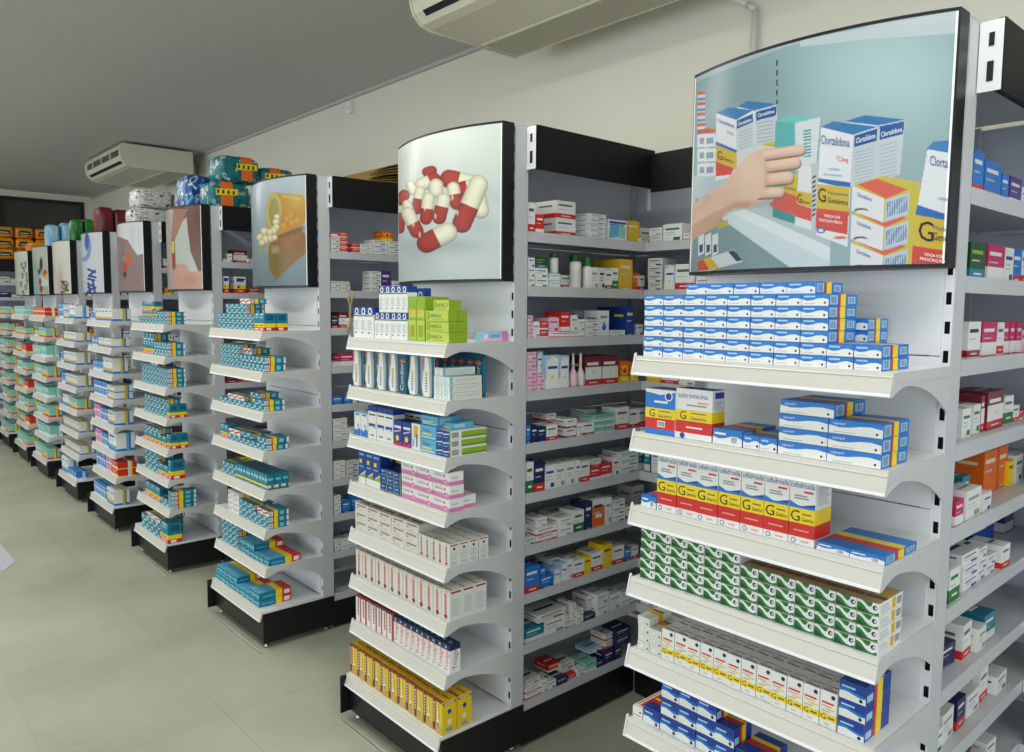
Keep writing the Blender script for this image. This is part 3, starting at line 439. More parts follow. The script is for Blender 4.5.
foot('orangey', 'orange and yellow vitamin carton', 'orange', 'yellow', 'yellow', 0.3, [('c', 'F', 0.5, 0.55, 0.3, 'yellow'), ('c', 'F', 0.5, 0.55, 0.2, 'red')])
foot('purplec', 'purple and white carton', 'purple', 'white', 'white', 0.3)
foot('dbluec', 'large dark blue carton', 'dblue', 'dblue', 'yellow', 0.1)
foot('navyc', 'dark navy carton', 'navy', 'navy', 'white', 0.1)
foot('bluec', 'mid blue carton', 'blue', 'dblue', 'white', 0.2)
foot('mintc', 'pale mint carton', 'mint', 'white', 'teal', 0.3)
foot('lbluec', 'white and light blue carton', 'pblue', 'white', 'dblue', 0.3, [('p', 'F', [(.1, .1), (.9, .1), (.9, .9), (.5, .98), (.1, .8)], 'white'), ('r', 'F', 0.2, 0.6, 0.85, 0.68, 'dblue'), ('c', 'F', 0.5, 0.35, 0.1, 'yellow')])
foot('dgreenc', 'dark green carton', 'dgreen', 'teal', 'lime', 0.3)
foot('magentac', 'magenta and white carton', 'magenta', 'white', 'white', 0.4)
foot('tealw', 'teal and white carton with yellow tab', 'teal', 'off', 'white', 0.34)
foot('picturebox', 'white carton with blue and green picture', 'white', 'white', 'dblue', 0.1, [('p', 'F', [(.05, .1), (.5, .2), (.6, .8), (.1, .75)], 'sky'), ('p', 'F', [(.5, .2), (.95, .1), (.9, .7), (.6, .8)], 'mint'), ('r', 'F', 0.05, 0.82, 0.95, 0.92, 'dblue')])
foot('dropbox', 'white carton with blue drop', 'white', 'white', 'grey', 0.1, [('c', 'F', 0.5, 0.35, 0.22, 'blue'), ('p', 'F', [(.35, .4), (.65, .4), (.5, .62)], 'blue')])
foot('orangegrad', 'white carton with orange panel', 'white', 'orange', 'navy', 0.75)
foot('whitegenerico', 'white generic carton with yellow band', 'white', 'red', 'dblue', 0.28, [('r', 'F', 0, 0.28, 1, 0.5, 'yellow'), ('c', 'F', 0.3, 0.39, 0.12, 'black'), ('r', 'F', 0.1, 0.8, 0.9, 0.9, 'dblue')])
CART = {}
def carton_mesh(name, w, d, h):
    key = (name, round(w, 3), round(d, 3), round(h, 3))
    if key in CART: return CART[key]
    desc, base, items, on, cat = DES[name]
    b = MB(); b.box(-w / 2, w / 2, 0, d, 0, h, cm(base))
    FR = {'F': ((-w / 2, 0, 0), (1, 0, 0), (0, 0, 1), (0, -1, 0), w, h), 'R': ((w / 2, 0, 0), (0, 1, 0), (0, 0, 1), (1, 0, 0), d, h),
          'L': ((-w / 2, d, 0), (0, -1, 0), (0, 0, 1), (-1, 0, 0), d, h), 'T': ((-w / 2, 0, h), (1, 0, 0), (0, 1, 0), (0, 0, 1), w, d)}
    lay = {}
    for it in items:
        f = it[1]; o_, U_, V_, N_, fw, fh = FR[f]; lay[f] = lay.get(f, 0) + 1; off = 0.00012 + 0.00007 * lay[f]
        P = lambda a, c: tuple(o_[i] + U_[i] * a + V_[i] * c + N_[i] * off for i in range(3))
        if it[0] == 'r':
            u0, v0, u1, v1 = it[2:6]; b.face([P(u0 * fw, v0 * fh), P(u1 * fw, v0 * fh), P(u1 * fw, v1 * fh), P(u0 * fw, v1 * fh)], cm(it[6]))
        elif it[0] == 'p':
            pts = [(min(1, max(0, a)) * fw, min(1, max(0, c)) * fh) for a, c in it[2]]
            if sum(pts[i][0] * pts[(i + 1) % len(pts)][1] - pts[(i + 1) % len(pts)][0] * pts[i][1] for i in range(len(pts))) < 0: pts = pts[::-1]
            b.face([P(*p) for p in pts], cm(it[3]))
        elif it[0] == 'c':
            r = it[4] * min(fw, fh)
            b.face([P(it[2] * fw + r * math.cos(a * math.pi / 5), it[3] * fh + r * math.sin(a * math.pi / 5)) for a in range(10)], cm(it[5]))
        elif it[0] == 't':
            tv, tf, tw = text2d(it[2]); rot = len(it) > 7
            s = it[5] * (fw if rot else fh); room = (fh * 0.86 - it[4] * fh) if rot else fw * (0.97 - it[3]); sx = min(s, room / tw)
            if rot: vs = [P(it[3] * fw - y * s, it[4] * fh + x * sx) for x, y in tv]
            else: vs = [P(it[3] * fw + x * sx, it[4] * fh + y * s) for x, y in tv]
            b.geo(vs, tf, cm(it[6]))
    CART[key] = b.mesh(on)
    return CART[key]
SHORTD = dict(bluewave='small blue and white wave carton', longblue='long blue and white captopril carton', flatblue='flat blue carton with striped top', azitroside='blue generic carton with barcode', azitro='white azitromicina carton with yellow band', cefa='tall white cefadroxila carton', green='flat white carton with green wave', gband='white carton with G band',
    smallwhite='small white carton with grey oval', deepblue='deep blue and white carton', navybox='navy carton with pale lettering', bluetop='slim white carton with navy top', arnicah='lying lime green arnica carton', paste='pale blue pink toothpaste carton', tealcard='teal carton with orange cross', whitelong='long white carton with teal end',
    tube3='white carton with blue base', tube4='white carton with blue cap', bluewhitegreen='blue carton with green side label', bluegreencard='blue carton with green flash', bluecube='small dark blue striped carton', calcio='white pink calcium carton', redtextsq='squarish white red-print carton', redtextv='slim white red-print carton', redtextv2='tall white red-print carton', whitered='tall white red-sided carton',
    trialgin='white navy-topped carton', yellowbox='bright yellow brown-striped carton', tealbox='small teal carton', tealred='small red-flash carton', tealyellow='teal carton with yellow band', teallong='long teal yellow-lined carton', tealflow='teal pack with yellow band', palewhite='small pale white carton', mint1='mint carton with yellow band', mint2='plain mint white carton', whitegold2='white carton with yellow foot',
    bluewhite='bright blue carton', pinkblue='pink carton', redyellow='red yellow-striped carton', whitebluestack='white carton with blue foot', w_plain='plain white carton', w_navyline='white carton with dark line', w_red='white carton with red foot', w_redtop='white carton with dark-red foot', maroonbox='dark red and white carton')
for k_, v_ in SHORTD.items(): DES[k_] = (v_,) + DES[k_][1:]
ENTRIES = []
KIND = dict(bluewave='blue_wave_carton', longblue='captopril_carton', flatblue='flat_blue_carton', azitroside='azithromycin_carton', azitro='azithromycin_carton', cefa='cefadroxil_carton', green='green_wave_carton', gband='generic_drug_carton', smallwhite='small_white_carton',
    deepblue='deep_blue_carton', navybox='navy_carton', bluetop='nasal_spray_carton', arnicav='arnica_carton', arnicah='arnica_carton', tealcard='toothbrush_carton', whitelong='long_white_carton', tube3='ointment_carton', tube4='spray_carton', bluepink='skin_cream_carton',
    nasal='light_blue_carton', bluewhitegreen='tablet_carton', bluegreencard='supplement_carton', bluecube='small_blue_carton', calcio='calcium_carton', redtextsq='red_print_carton', redtextv='slim_carton', redtextv2='tall_red_print_carton', whitered='red_sided_carton', trialgin='navy_top_carton', yellowbox='yellow_carton',
    tealbox='teal_carton', tealred='red_flash_carton', tealyellow='yellow_band_carton', teallong='long_teal_carton', palewhite='pale_carton', mint1='mint_carton', mint2='mint_white_carton', whitegold2='yellow_foot_carton', bluewhite='bright_blue_carton', pinkblue='pink_carton', redyellow='red_carton', whitebluestack='blue_foot_carton',
    w_plain='white_carton', w_navyline='flat_white_carton', w_red='red_foot_carton', w_blue='blue_print_carton', w_green='green_print_carton', rederbox='red_carton', maroonbox='maroon_carton', navyc='dark_navy_carton', bluec='mid_blue_carton')
ORD = ['top', 'second', 'third', 'fourth', 'fifth', 'sixth', 'seventh', 'bottom']
ORDS = ['top', 'second', 'third', 'fourth', 'fifth', 'sixth', 'seventh', 'eighth', 'ninth', 'bottom']
def art(d): return d
def put(name, me, loc, rot, where, jit=0.012):
    desc, base, items, on, cat = DES[name]
    on = KIND.get(name, on)
    o = link(on, me, None, loc, rot + random.uniform(-jit, jit))
    ENTRIES.append((o, desc, where)); o['category'] = cat
    return o
NRM = -math.pi / 2                                # endcap: carton front (-Y local) turned to -X
def row(k, s, name, uL, uR, n, h, d=0.10, rows=1, deep=1, inset=0.0, zoff=0.0, skip=(), jit=0.01, wmul=1.0):
    """n cartons side by side on endcap shelf s of gondola k, from photo column uL to uR at the shelf's front."""
    z = ZD if s == 7 else ZS[s]; dep = D0 if s == 7 else D
    xf = X0 - dep + 0.008 + inset
    ya, yb = y_from_u(uL, xf, z + h * 0.3), y_from_u(uR, xf, z + h * 0.3)
    ya = min(ya, GY[k] + W - 0.004); yb = max(yb, GY[k] + 0.004)
    w = (ya - yb) / n
    me = carton_mesh(name, (w - 0.0016) * wmul, d, h - 0.0008)
    where = '%s shelf under %s' % (ORD[s], SHORT[k])
    for r in range(rows):
        for q in range(deep):
            for i in range(n):
                if (r, i) in skip: continue
                put(name, me, (xf + q * (d + 0.002) + random.uniform(0, 0.003), ya - (i + 0.5) * w, z + 0.0008 + zoff + r * h), NRM, where, jit)
    return ya, yb
def srow(k, s, items, x0=None, sc_=1.0, wall=False):
    """cartons along the side shelf s behind gondola k: (u0, u1, height, design, rows, inset, zoff, depth)"""
    z = SIDEZ[s]
    where = '%s side shelf by %s' % (ORDS[s], SHORT[k])
    for it in items:
        u0, u1, h, name = it[:4]; rows = it[4] if len(it) > 4 else 1; ins = it[5] if len(it) > 5 else 0.0; zo = it[6] if len(it) > 6 else 0.0; d = it[7] if len(it) > 7 else 0.08
        if x0 is not None: u0, u1 = x0 + u0 / sc_, x0 + u1 / sc_
        yf = GY[k] + 0.006 + ins
        xa, xb = x_from_u(u0, yf, z + zo + h * 0.3), x_from_u(u1, yf, z + zo + h * 0.3)
        xa = max(xa, X0 + 0.068); xb = min(xb, X0 + LS + 0.28)
        if xb - xa < 0.006: continue
        me = carton_mesh(name, xb - xa - 0.002, d, h - 0.0008)
        for r in range(rows):
            put(name, me, ((xa + xb) / 2, yf + random.uniform(0, 0.004), z + 0.0008 + zo + r * h), 0.0, where, 0.03)
# ------------------------------------------------------------------ hand poster gondola
row(0, 0, 'bluewave', 643, 826, 8, 0.0247, d=0.125, rows=6)
row(0, 0, 'bluewave', 826, 881, 2, 0.0247, d=0.125, rows=2)
row(0, 0, 'bluewave', 684, 812, 5, 0.0247, d=0.12, zoff=0.1484, inset=0.012)
row(0, 0, 'bluewave', 842, 866, 1, 0.0247, d=0.10, rows=4, inset=0.135)
row(0, 1, 'azitroside', 645, 675, 1, 0.110, d=0.06)
row(0, 1, 'azitro', 675.2, 712, 1, 0.118, d=0.05, inset=0.002)
row(0, 1, 'flatblue', 712.4, 742, 1, 0.036, d=0.14)
row(0, 1, 'bluewave', 742.5, 777, 2, 0.030, d=0.13)
row(0, 1, 'longblue', 777.5, 881, 2, 0.0290, d=0.125, rows=3)
row(0, 1, 'longblue', 778, 832, 1, 0.0285, d=0.14, zoff=0.0872)
row(0, 2, 'flatblue', 641, 656, 1, 0.030, d=0.10)
row(0, 2, 'cefa', 656.5, 814, 7, 0.139, d=0.07)
row(0, 2, 'flatblue', 816, 888, 2, 0.018, d=0.155, inset=0.002)
row(0, 3, 'green', 639.5, 738, 6, 0.0250, d=0.11, rows=5)
row(0, 3, 'green', 739, 877, 7, 0.0262, d=0.11, rows=4)
row(0, 4, 'smallwhite', 637, 661, 2, 0.0215, d=0.09, rows=3)
row(0, 4, 'smallwhite', 637, 649, 1, 0.0215, d=0.09, zoff=0.0646)
row(0, 4, 'gband', 661.5, 836, 12, 0.077, d=0.05, deep=3)
row(0, 4, 'deepblue', 837, 864, 1, 0.038, d=0.115, rows=3)
row(0, 5, 'whiteflatorange', 630, 642, 1, 0.03, d=0.13)
row(0, 5, 'deepblue', 642.7, 733, 5, 0.043, d=0.075)
row(0, 5, 'deepblue', 660, 733, 4, 0.043, d=0.075, zoff=0.0434)
row(0, 5, 'deepblue', 660, 715, 3, 0.043, d=0.075, zoff=0.0868)
row(0, 5, 'deepblue', 735, 764, 1, 0.050, d=0.10)
row(0, 5, 'navybox', 772, 822, 3, 0.034, d=0.10)
row(0, 6, 'navybox', 632, 760, 7, 0.055, d=0.09)
row(0, 7, 'deepblue', 632, 800, 8, 0.05, d=0.09)
# ------------------------------------------------------------------ capsule poster gondola
row(1, 0, 'bluetop', 353, 373.3, 3, 0.112, d=0.03)
row(1, 0, 'bluetop', 374, 407.5, 6, 0.094, d=0.05)
row(1, 0, 'bluetop', 379, 407.5, 5, 0.092, d=0.04, zoff=0.0945)
row(1, 0, 'bluetop', 410, 424, 2, 0.180, d=0.03, inset=0.07)
row(1, 0, 'arnicav', 408, 424.5, 2, 0.150, d=0.05)
row(1, 0, 'arnicav', 429, 437, 1, 0.150, d=0.05, inset=0.10)
row(1, 0, 'arnicah', 425.3, 448.3, 1, 0.0345, d=0.037, rows=3, deep=2)
row(1, 0, 'arnicah', 433, 448.3, 1, 0.034, d=0.05, zoff=0.1037)
zz = ZS[0]; yf_ = GY[1] + 0.02
xa_, xb_ = x_from_u(482, yf_, zz), x_from_u(513, yf_, zz)
put('paste', carton_mesh('paste', xb_ - xa_ - 0.03, 0.04, 0.034), ((xa_ + xb_) / 2 - 0.012, yf_, zz + 0.001), 0.0, 'top shelf under capsule poster')
row(1, 1, 'tealcard', 398.5, 406.2, 1, 0.146, d=0.012)
row(1, 1, 'tealcard', 433, 483, 6, 0.148, d=0.012, inset=0.15)
row(1, 1, 'whitelong', 433.8, 449.3, 2, 0.026, d=0.135, rows=3)
row(1, 1, 'whitelong', 433.8, 442, 1, 0.026, d=0.135, zoff=0.0785)
row(1, 2, 'tube3', 351.5, 367, 2, 0.092, d=0.04)
row(1, 2, 'tube4', 368, 393, 3, 0.122, d=0.05)
row(1, 2, 'tube4', 396, 427, 5, 0.120, d=0.05, inset=0.09)
row(1, 2, 'bluepink', 393.5, 411, 2, 0.088, d=0.06)
row(1, 2, 'whitegold', 411.3, 420, 1, 0.090, d=0.06)
row(1, 2, 'nasal', 420.3, 436, 1, 0.046, d=0.07, rows=2)
row(1, 2, 'nasal', 421, 437, 1, 0.030, d=0.10, zoff=0.0935, inset=0.004)
row(1, 2, 'bluewhitegreen', 436.3, 448.8, 2, 0.0288, d=0.158, rows=3)
row(1, 2, 'nasal', 440, 452, 1, 0.020, d=0.09, zoff=0.0868, inset=0.03)
row(1, 3, 'bluegreencard', 358, 380.3, 3, 0.126, d=0.04)
row(1, 3, 'bluecube', 380.8, 400.8, 3, 0.0275, d=0.06, rows=3)
row(1, 3, 'dbluec', 386, 403, 2, 0.128, d=0.03, inset=0.075)
row(1, 3, 'calcio', 401.3, 449.6, 3, 0.0440, d=0.058, rows=3)
row(1, 3, 'calcio', 410, 462, 3, 0.0440, d=0.058, inset=0.061)
row(1, 3, 'calcio', 410, 446, 2, 0.0440, d=0.058, inset=0.063, zoff=0.0442)
row(1, 4, 'redtextsq', 352.6, 418, 5, 0.0345, d=0.085, rows=3)
row(1, 4, 'redtextv', 418.4, 449, 5, 0.077, d=0.040, deep=4)
row(1, 5, 'redtextv2', 356, 449.3, 13, 0.103, d=0.052, deep=3)
row(1, 6, 'whitered', 355.5, 392.6, 7, 0.104, d=0.045)
row(1, 6, 'trialgin', 393.2, 453, 10, 0.099, d=0.045)
row(1, 7, 'yellowbox', 349, 442.6, 11, 0.117, d=0.060, deep=2)
# toothbrush packs on the capsule poster gondola
tcard = MB()
tcard.box(-0.026, 0.017, 0.012, 0.0145, 0, 0.140, cm('lgrey')); tcard.box(0.008, 0.017, 0.0105, 0.0118, 0.002, 0.138, cm('teal'))
tcard.box(-0.025, -0.008, 0.0105, 0.0118, 0.090, 0.134, cm('grey')); tcard.box(-0.025, -0.010, 0.0105, 0.0118, 0.002, 0.03, cm('grey')); tcard.box(-0.022, -0.013, 0.0090, 0.0103, 0.110, 0.116, cm('orange')); tcard.box(-0.019, -0.016, 0.0090, 0.0103, 0.105, 0.121, cm('orange'))
tcard.v = [(x * 1.62, y, z) for x, y, z in tcard.v]; tcard_me = tcard.mesh('toothbrush_pack')
tbr = MB(); tbr.prism_xz([(-0.008, 0.004), (0.010, 0.002), (0.012, 0.030), (0.011, 0.100), (0.008, 0.134), (-0.004, 0.134), (-0.006, 0.095), (-0.016, 0.035)], -0.002, 0.010, cm('white'))
for i in range(8): tbr.box(-0.001, 0.003, -0.0030, -0.0022, 0.018 + i * 0.009, 0.023 + i * 0.009, cm('dgrey'))
tbr.box(-0.003, 0.005, -0.0032, -0.0022, 0.075, 0.085, cm('yellow')); tbr.v = [(x * 1.62, y, z) for x, y, z in tbr.v]; tbr_me = tbr.mesh('brush')
for iu, u in enumerate((356.5, 369, 381, 393, 412.5, 426.5)):
    xf = X0 - D + 0.012; y = y_from_u(u, xf, ZS[1] + 0.05)
    o = link('toothbrush_pack', tcard_me, None, (xf, y, ZS[1] + 0.001), NRM); link('brush', tbr_me, o)
    tag(o, 'white toothbrush on teal card, %s post, second shelf under capsule poster' % ['sixth from', 'fifth from', 'fourth from', 'third from', 'second from', 'nearest'][iu], 'toothbrush', 'carded toothbrushes')
# ------------------------------------------------------------------ pill bottle poster gondola
row(2, 0, 'tealbox', 218.2, 236, 4, 0.0245, d=0.09, rows=3)
row(2, 0, 'tealbox', 236.2, 253.5, 4, 0.0245, d=0.09, rows=3)
row(2, 0, 'tealbox', 226, 246, 4, 0.0245, d=0.09, rows=2, zoff=0.0737, inset=0.03)
row(2, 0, 'tealred', 240, 250, 2, 0.0245, d=0.09, zoff=0.1229, inset=0.03)
row(2, 0, 'tealyellow', 254, 266, 2, 0.080, d=0.055, deep=2)
row(2, 1, 'tealbox', 221, 239.5, 5, 0.0225, d=0.09, rows=5)
row(2, 1, 'tealbox', 240, 264.8, 6, 0.034, d=0.10, rows=2)
row(2, 1, 'tealred', 240, 252, 3, 0.030, d=0.10, zoff=0.0682, inset=0.02)
row(2, 2, 'tealbox', 219, 264, 9, 0.026, d=0.10)
row(2, 2, 'tealred', 228, 244, 3, 0.024, d=0.10, zoff=0.0262)
row(2, 2, 'tealbox', 252, 264, 2, 0.026, d=0.10, zoff=0.0262)
row(2, 2, 'tealbox', 250, 260, 2, 0.026, d=0.10, zoff=0.0524, inset=0.01)
row(2, 3, 'tealyellow', 220, 228, 2, 0.064, d=0.06)
row(2, 3, 'tealbox', 228.4, 268, 8, 0.028, d=0.10)
row(2, 3, 'tealred', 229, 240, 2, 0.028, d=0.10, zoff=0.0282)
row(2, 3, 'tealbox', 241, 252, 2, 0.028, d=0.10, zoff=0.0282, inset=0.01)
row(2, 3, 'tealbox', 257, 268, 2, 0.032, d=0.11, zoff=0.0282)
row(2, 4, 'tealbox', 222.5, 235, 3, 0.03, d=0.08, rows=2)
row(2, 4, 'teallong', 235.5, 267.3, 12, 0.074, d=0.034, deep=3)
row(2, 5, 'palewhite', 228, 239, 2, 0.026, d=0.08, rows=4)
row(2, 5, 'tealbox', 239.4, 269, 6, 0.028, d=0.10, rows=2)
row(2, 5, 'tealbox', 239.4, 254, 3, 0.028, d=0.10, zoff=0.0562)
row(2, 5, 'tealred', 257, 269, 2, 0.028, d=0.10, zoff=0.0562)
row(2, 6, 'tealbox', 222, 238, 4, 0.030, d=0.09, rows=4)
row(2, 6, 'tealflow', 240, 268, 6, 0.034, d=0.16)
row(2, 6, 'tealflow', 240, 254, 3, 0.034, d=0.15, zoff=0.0345)
row(2, 7, 'tealflow', 215, 259, 9, 0.034, d=0.16)
row(2, 7, 'tealflow', 216, 237, 4, 0.032, d=0.13, zoff=0.0344, inset=0.01)
row(2, 7, 'tealflow', 249, 259, 2, 0.034, d=0.16, zoff=0.0344)
# ------------------------------------------------------------------ bare skin poster gondola
row(3, 0, 'tealyellow', 142, 157, 4, 0.034, d=0.08, zoff=0.045)
row(3, 0, 'tealbox', 138.5, 171.5, 8, 0.0222, d=0.11, rows=2)
row(3, 0, 'tealbox', 157.4, 171.5, 3, 0.030, d=0.11, zoff=0.0448)
row(3, 0, 'tealyellow', 142.5, 154, 1, 0.055, d=0.05, zoff=0.0795)
row(3, 1, 'tealyellow', 143, 153, 4, 0.078, d=0.08)
row(3, 1, 'tealbox', 153.4, 172, 5, 0.040, d=0.10, rows=2)
row(3, 1, 'tealbox', 143, 153, 3, 0.05, d=0.10, zoff=0.0785)
row(3, 2, 'tealbox', 142, 158, 5, 0.030, d=0.10, rows=4)
row(3, 2, 'tealbox', 158.3, 170.5, 4, 0.028, d=0.10, rows=4)
row(3, 2, 'tealred', 150, 158, 2, 0.026, d=0.10, zoff=0.1208)
row(3, 3, 'tealbox', 145, 166, 6, 0.036, d=0.09, rows=3)
row(3, 3, 'tealyellow', 166.5, 176, 2, 0.080, d=0.05, deep=2)
row(3, 4, 'tealyellow', 144, 166, 5, 0.062, d=0.07)
row(3, 4, 'tealbox', 145, 160, 4, 0.034, d=0.07, zoff=0.0625)
row(3, 4, 'tealyellow', 167, 175, 2, 0.085, d=0.05, deep=2)
row(3, 5, 'tealbox', 145, 158, 3, 0.04, d=0.09, rows=3)
row(3, 5, 'tealyellow', 158, 168, 2, 0.07, d=0.07)
row(3, 5, 'tealyellow', 168.3, 177, 1, 0.115, d=0.08)
row(3, 6, 'tealyellow', 145, 160, 3, 0.09, d=0.08)
row(3, 6, 'tealbox', 160.4, 168, 2, 0.045, d=0.08)
row(3, 6, 'tealbox', 168.3, 178, 2, 0.0265, d=0.14, rows=4)
row(3, 7, 'tealbox', 142, 160, 4, 0.046, d=0.07, rows=2)
row(3, 7, 'tealyellow', 160.5, 171, 1, 0.12, d=0.08)
row(3, 7, 'tealred', 148, 160, 2, 0.03, d=0.08, zoff=0.0925)
row(3, 7, 'tealbox', 162, 171, 1, 0.03, d=0.08, rows=4, inset=0.085)
# ------------------------------------------------------------------ far gondolas: front cartons shelf by shelf
def fill(k, s, parts):
    """parts: (from, to, design, n, height, rows, depth) with from/to as fractions of the shelf, left to right in the photo"""
    z = ZD if s == 7 else ZS[s]; dep = D0 if s == 7 else D; xf = X0 - dep + 0.008
    where = '%s shelf under %s' % (ORD[s], SHORT[k])
    for a, c, name, n, h, rows, d in parts:
        ya, yb = GY[k] + 0.006 + (W - 0.012) * (1 - a), GY[k] + 0.006 + (W - 0.012) * (1 - c)
        w = (ya - yb) / n; me = carton_mesh(name, w - 0.0016, d, h - 0.001)
        for r in range(rows):
            for i in range(n): put(name, me, (xf + random.uniform(0, 0.003), ya - (i + 0.5) * w, z + 0.001 + r * h), NRM, where, 0.01)
G5 = [[(0.02, .22, 'bluewhite', 3, .05, 1, .08), (.24, .98, 'whitegold2', 5, .085, 1, .12)], [(0.02, .3, 'bluewhite', 3, .03, 2, .08), (.32, .9, 'whitegold2', 6, .06, 1, .12)],
      [(.04, .5, 'bluewhite', 4, .075, 1, .08), (.5, .9, 'whitegold2', 4, .11, 1, .1)], [(.03, .62, 'bluewhite', 6, .055, 2, .08), (.63, .95, 'whitegold2', 2, .05, 2, .12)],
      [(.02, .3, 'pinkblue', 3, .055, 2, .08), (.3, .62, 'bluewhite', 4, .05, 2, .08), (.63, .92, 'whitegold2', 1, .10, 1, .12)], [(.02, .3, 'pinkblue', 3, .055, 2, .08), (.3, .6, 'bluewhite', 3, .05, 2, .08), (.62, .95, 'whitebluestack', 1, .13, 1, .12)],
      [(.02, .45, 'bluewhite', 4, .06, 2, .08), (.46, .72, 'pinkblue', 2, .06, 2, .1), (.73, .98, 'redyellow', 1, .055, 2, .12)], [(.04, .62, 'bluewhite', 5, .05, 2, .08), (.64, .96, 'whitegold2', 2, .11, 1, .1)]]
G6 = [[(.05, .3, 'bluewhite', 2, .06, 2, .08), (.32, .62, 'whitegold2', 3, .055, 2, .1), (.66, .97, 'whitebluestack', 2, .1, 1, .1)], [(.05, .25, 'redyellow', 2, .05, 1, .08), (.27, .97, 'whitegold2', 7, .075, 1, .1)],
      [(.04, .2, 'bluewhite', 2, .1, 1, .08), (.22, .95, 'whitegold2', 6, .10, 1, .1)], [(.05, .25, 'bluewhite', 2, .1, 1, .08), (.27, .97, 'whitegold2', 5, .095, 1, .1)],
      [(.05, .4, 'whitebluestack', 3, .09, 1, .08), (.5, .9, 'mint1', 2, .085, 1, .1)], [(.05, .95, 'whitegold2', 6, .085, 1, .1)], [(.06, .96, 'whitegold2', 7, .07, 1, .1)], [(.06, .4, 'whitebluestack', 2, .13, 1, .08), (.42, .9, 'bluewhite', 4, .06, 1, .08)]]
G7 = [[(.03, .97, 'redyellow', 7, .04, 2, .1)], [(.1, .4, 'mint2', 2, .05, 1, .1), (.42, .95, 'mint1', 3, .085, 1, .1)]] + [[(.04, .5, 'mint2', 3, .05, 2, .1), (.51, .95, 'mint1' if i % 2 else 'mint2', 3, .11 - .01 * (i % 3), 1, .1)] for i in range(6)]
G8 = [[(.05, .95, 'mint2', 5, .045, 2, .1)], [(.05, .95, 'mint1', 6, .06, 1, .1)]] + [[(.05, .55, 'mint2' if i % 2 else 'mint1', 3, .09, 1, .1), (.56, .95, 'mint1' if i % 2 else 'redyellow', 2, .08, 1, .1)] for i in range(6)]
G9 = [[(.04, .95, 'mint1', 5, .07, 1, .1)], [(.04, .95, 'mint1', 5, .08, 1, .1)]] + [[(.05, .55, 'mint2', 3, .10, 1, .1), (.56, .95, 'mint1', 2, .09, 1, .1)] for i in range(6)]
for k, G in ((4, G5), (5, G6), (6, G7), (7, G8), (8, G9)):
    for s, parts in enumerate(G): fill(k, s, parts)
# ------------------------------------------------------------------ side bay behind the capsule poster
q = dict(x0=510, sc_=5.373)
srow(1, 0, [(90, 140, .104, 'w_red'), (142, 186, .066, 'rederbox'), (206, 236, .10, 'w_orange', 1, .16, 0, .1), (250, 356, .064, 'w_red', 2, .02, 0, .11), (425, 515, .0185, 'w_teal', 5, 0, 0, .12), (530, 632, .080, 'picturebox'), (634, 697, .086, 'yellowc', 1, .01), (700, 760, .07, 'w_green', 1, .05), (700, 745, .02, 'w_red')], **q)
srow(1, 1, [(90, 135, .034, 'w_blue', 3), (138, 205, .034, 'w_green', 2), (138, 200, .038, 'dgreenc', 1, .02, .069), (207, 272, .026, 'lbluec', 2), (274, 340, .05, 'w_red', 1, .05), (440, 478, .082, 'w_plain'), (478, 512, .082, 'w_navyline'), (514, 550, .074, 'w_redtop'), (552, 586, .084, 'greenw'), (588, 658, .120, 'yellowc', 1, 0, 0, .14), (660, 696, .072, 'orangec', 1, .02), (697, 726, .062, 'w_red', 1, .01), (470, 560, .11, 'yellowc', 1, .16)], **q)
srow(1, 2, [(90, 125, .027, 'w_pink', 3), (126, 162, .06, 'w_plain'), (163, 206, .03, 'rederbox', 2), (208, 405, .022, 'w_red', 1, 0, 0, .1), (213, 266, .05, 'w_pink', 1, 0, .0225), (274, 326, .072, 'rederbox', 1, 0, .0225), (330, 366, .06, 'w_plain', 1, 0, .0225), (368, 402, .045, 'w_plain', 1, 0, .0225), (408, 478, .022, 'w_blue', 3), (481, 534, .100, 'dropbox'), (545, 600, .115, 'dbluec', 1, .08), (540, 618, .024, 'w_plain'), (625, 668, .115, 'dbluec', 1, 0), (685, 716, .045, 'w_blue'), (330, 400, .1, 'lbluec', 1, .15)], **q)
srow(1, 3, [(90, 142, .028, 'w_pink', 5), (144, 186, .029, 'salmonc' if 'salmonc' in DES else 'w_pink', 2), (146, 180, .08, 'lbluec', 1, .02, .059), (188, 266, .125, 'lbluec'), (267, 322, .122, 'lbluec'), (408, 494, .112, 'maroonbox', 1, 0, 0, .1), (495, 580, .112, 'maroonbox', 1, 0, 0, .1), (590, 642, .088, 'orangey'), (645, 690, .082, 'orangey')], **q)
srow(1, 4, [(85, 112, .07, 'bluec'), (115, 150, .062, 'navyc'), (152, 196, .056, 'navyc'), (198, 256, .058, 'w_red'), (200, 250, .03, 'w_red', 1, .06, .0585), (262, 300, .07, 'w_plain', 1, .06), (302, 358, .036, 'w_redtop', 2), (362, 392, .05, 'w_plain'), (394, 452, .05, 'w_redtop'), (405, 460, .028, 'w_green', 3, .07), (455, 508, .024, 'mintc', 3), (510, 566, .024, 'mintc', 3), (572, 640, .092, 'w_red'), (645, 690, .078, 'w_redtop'), (692, 730, .078, 'w_red')], **q)
srow(1, 5, [(80, 128, .115, 'greenw'), (130, 188, .108, 'navyred'), (190, 246, .09, 'w_blue'), (247, 300, .09, 'w_plain'), (302, 352, .09, 'w_plain'), (354, 378, .09, 'w_teal'), (380, 430, .082, 'w_red'), (432, 488, .05, 'rederbox'), (440, 490, .03, 'w_red', 1, .01, .0505), (490, 550, .058, 'rederbox'), (555, 586, .075, 'w_blue'), (588, 690, .03, 'w_teal', 3, 0, 0, .09), (692, 722, .09, 'tealw')], **q)
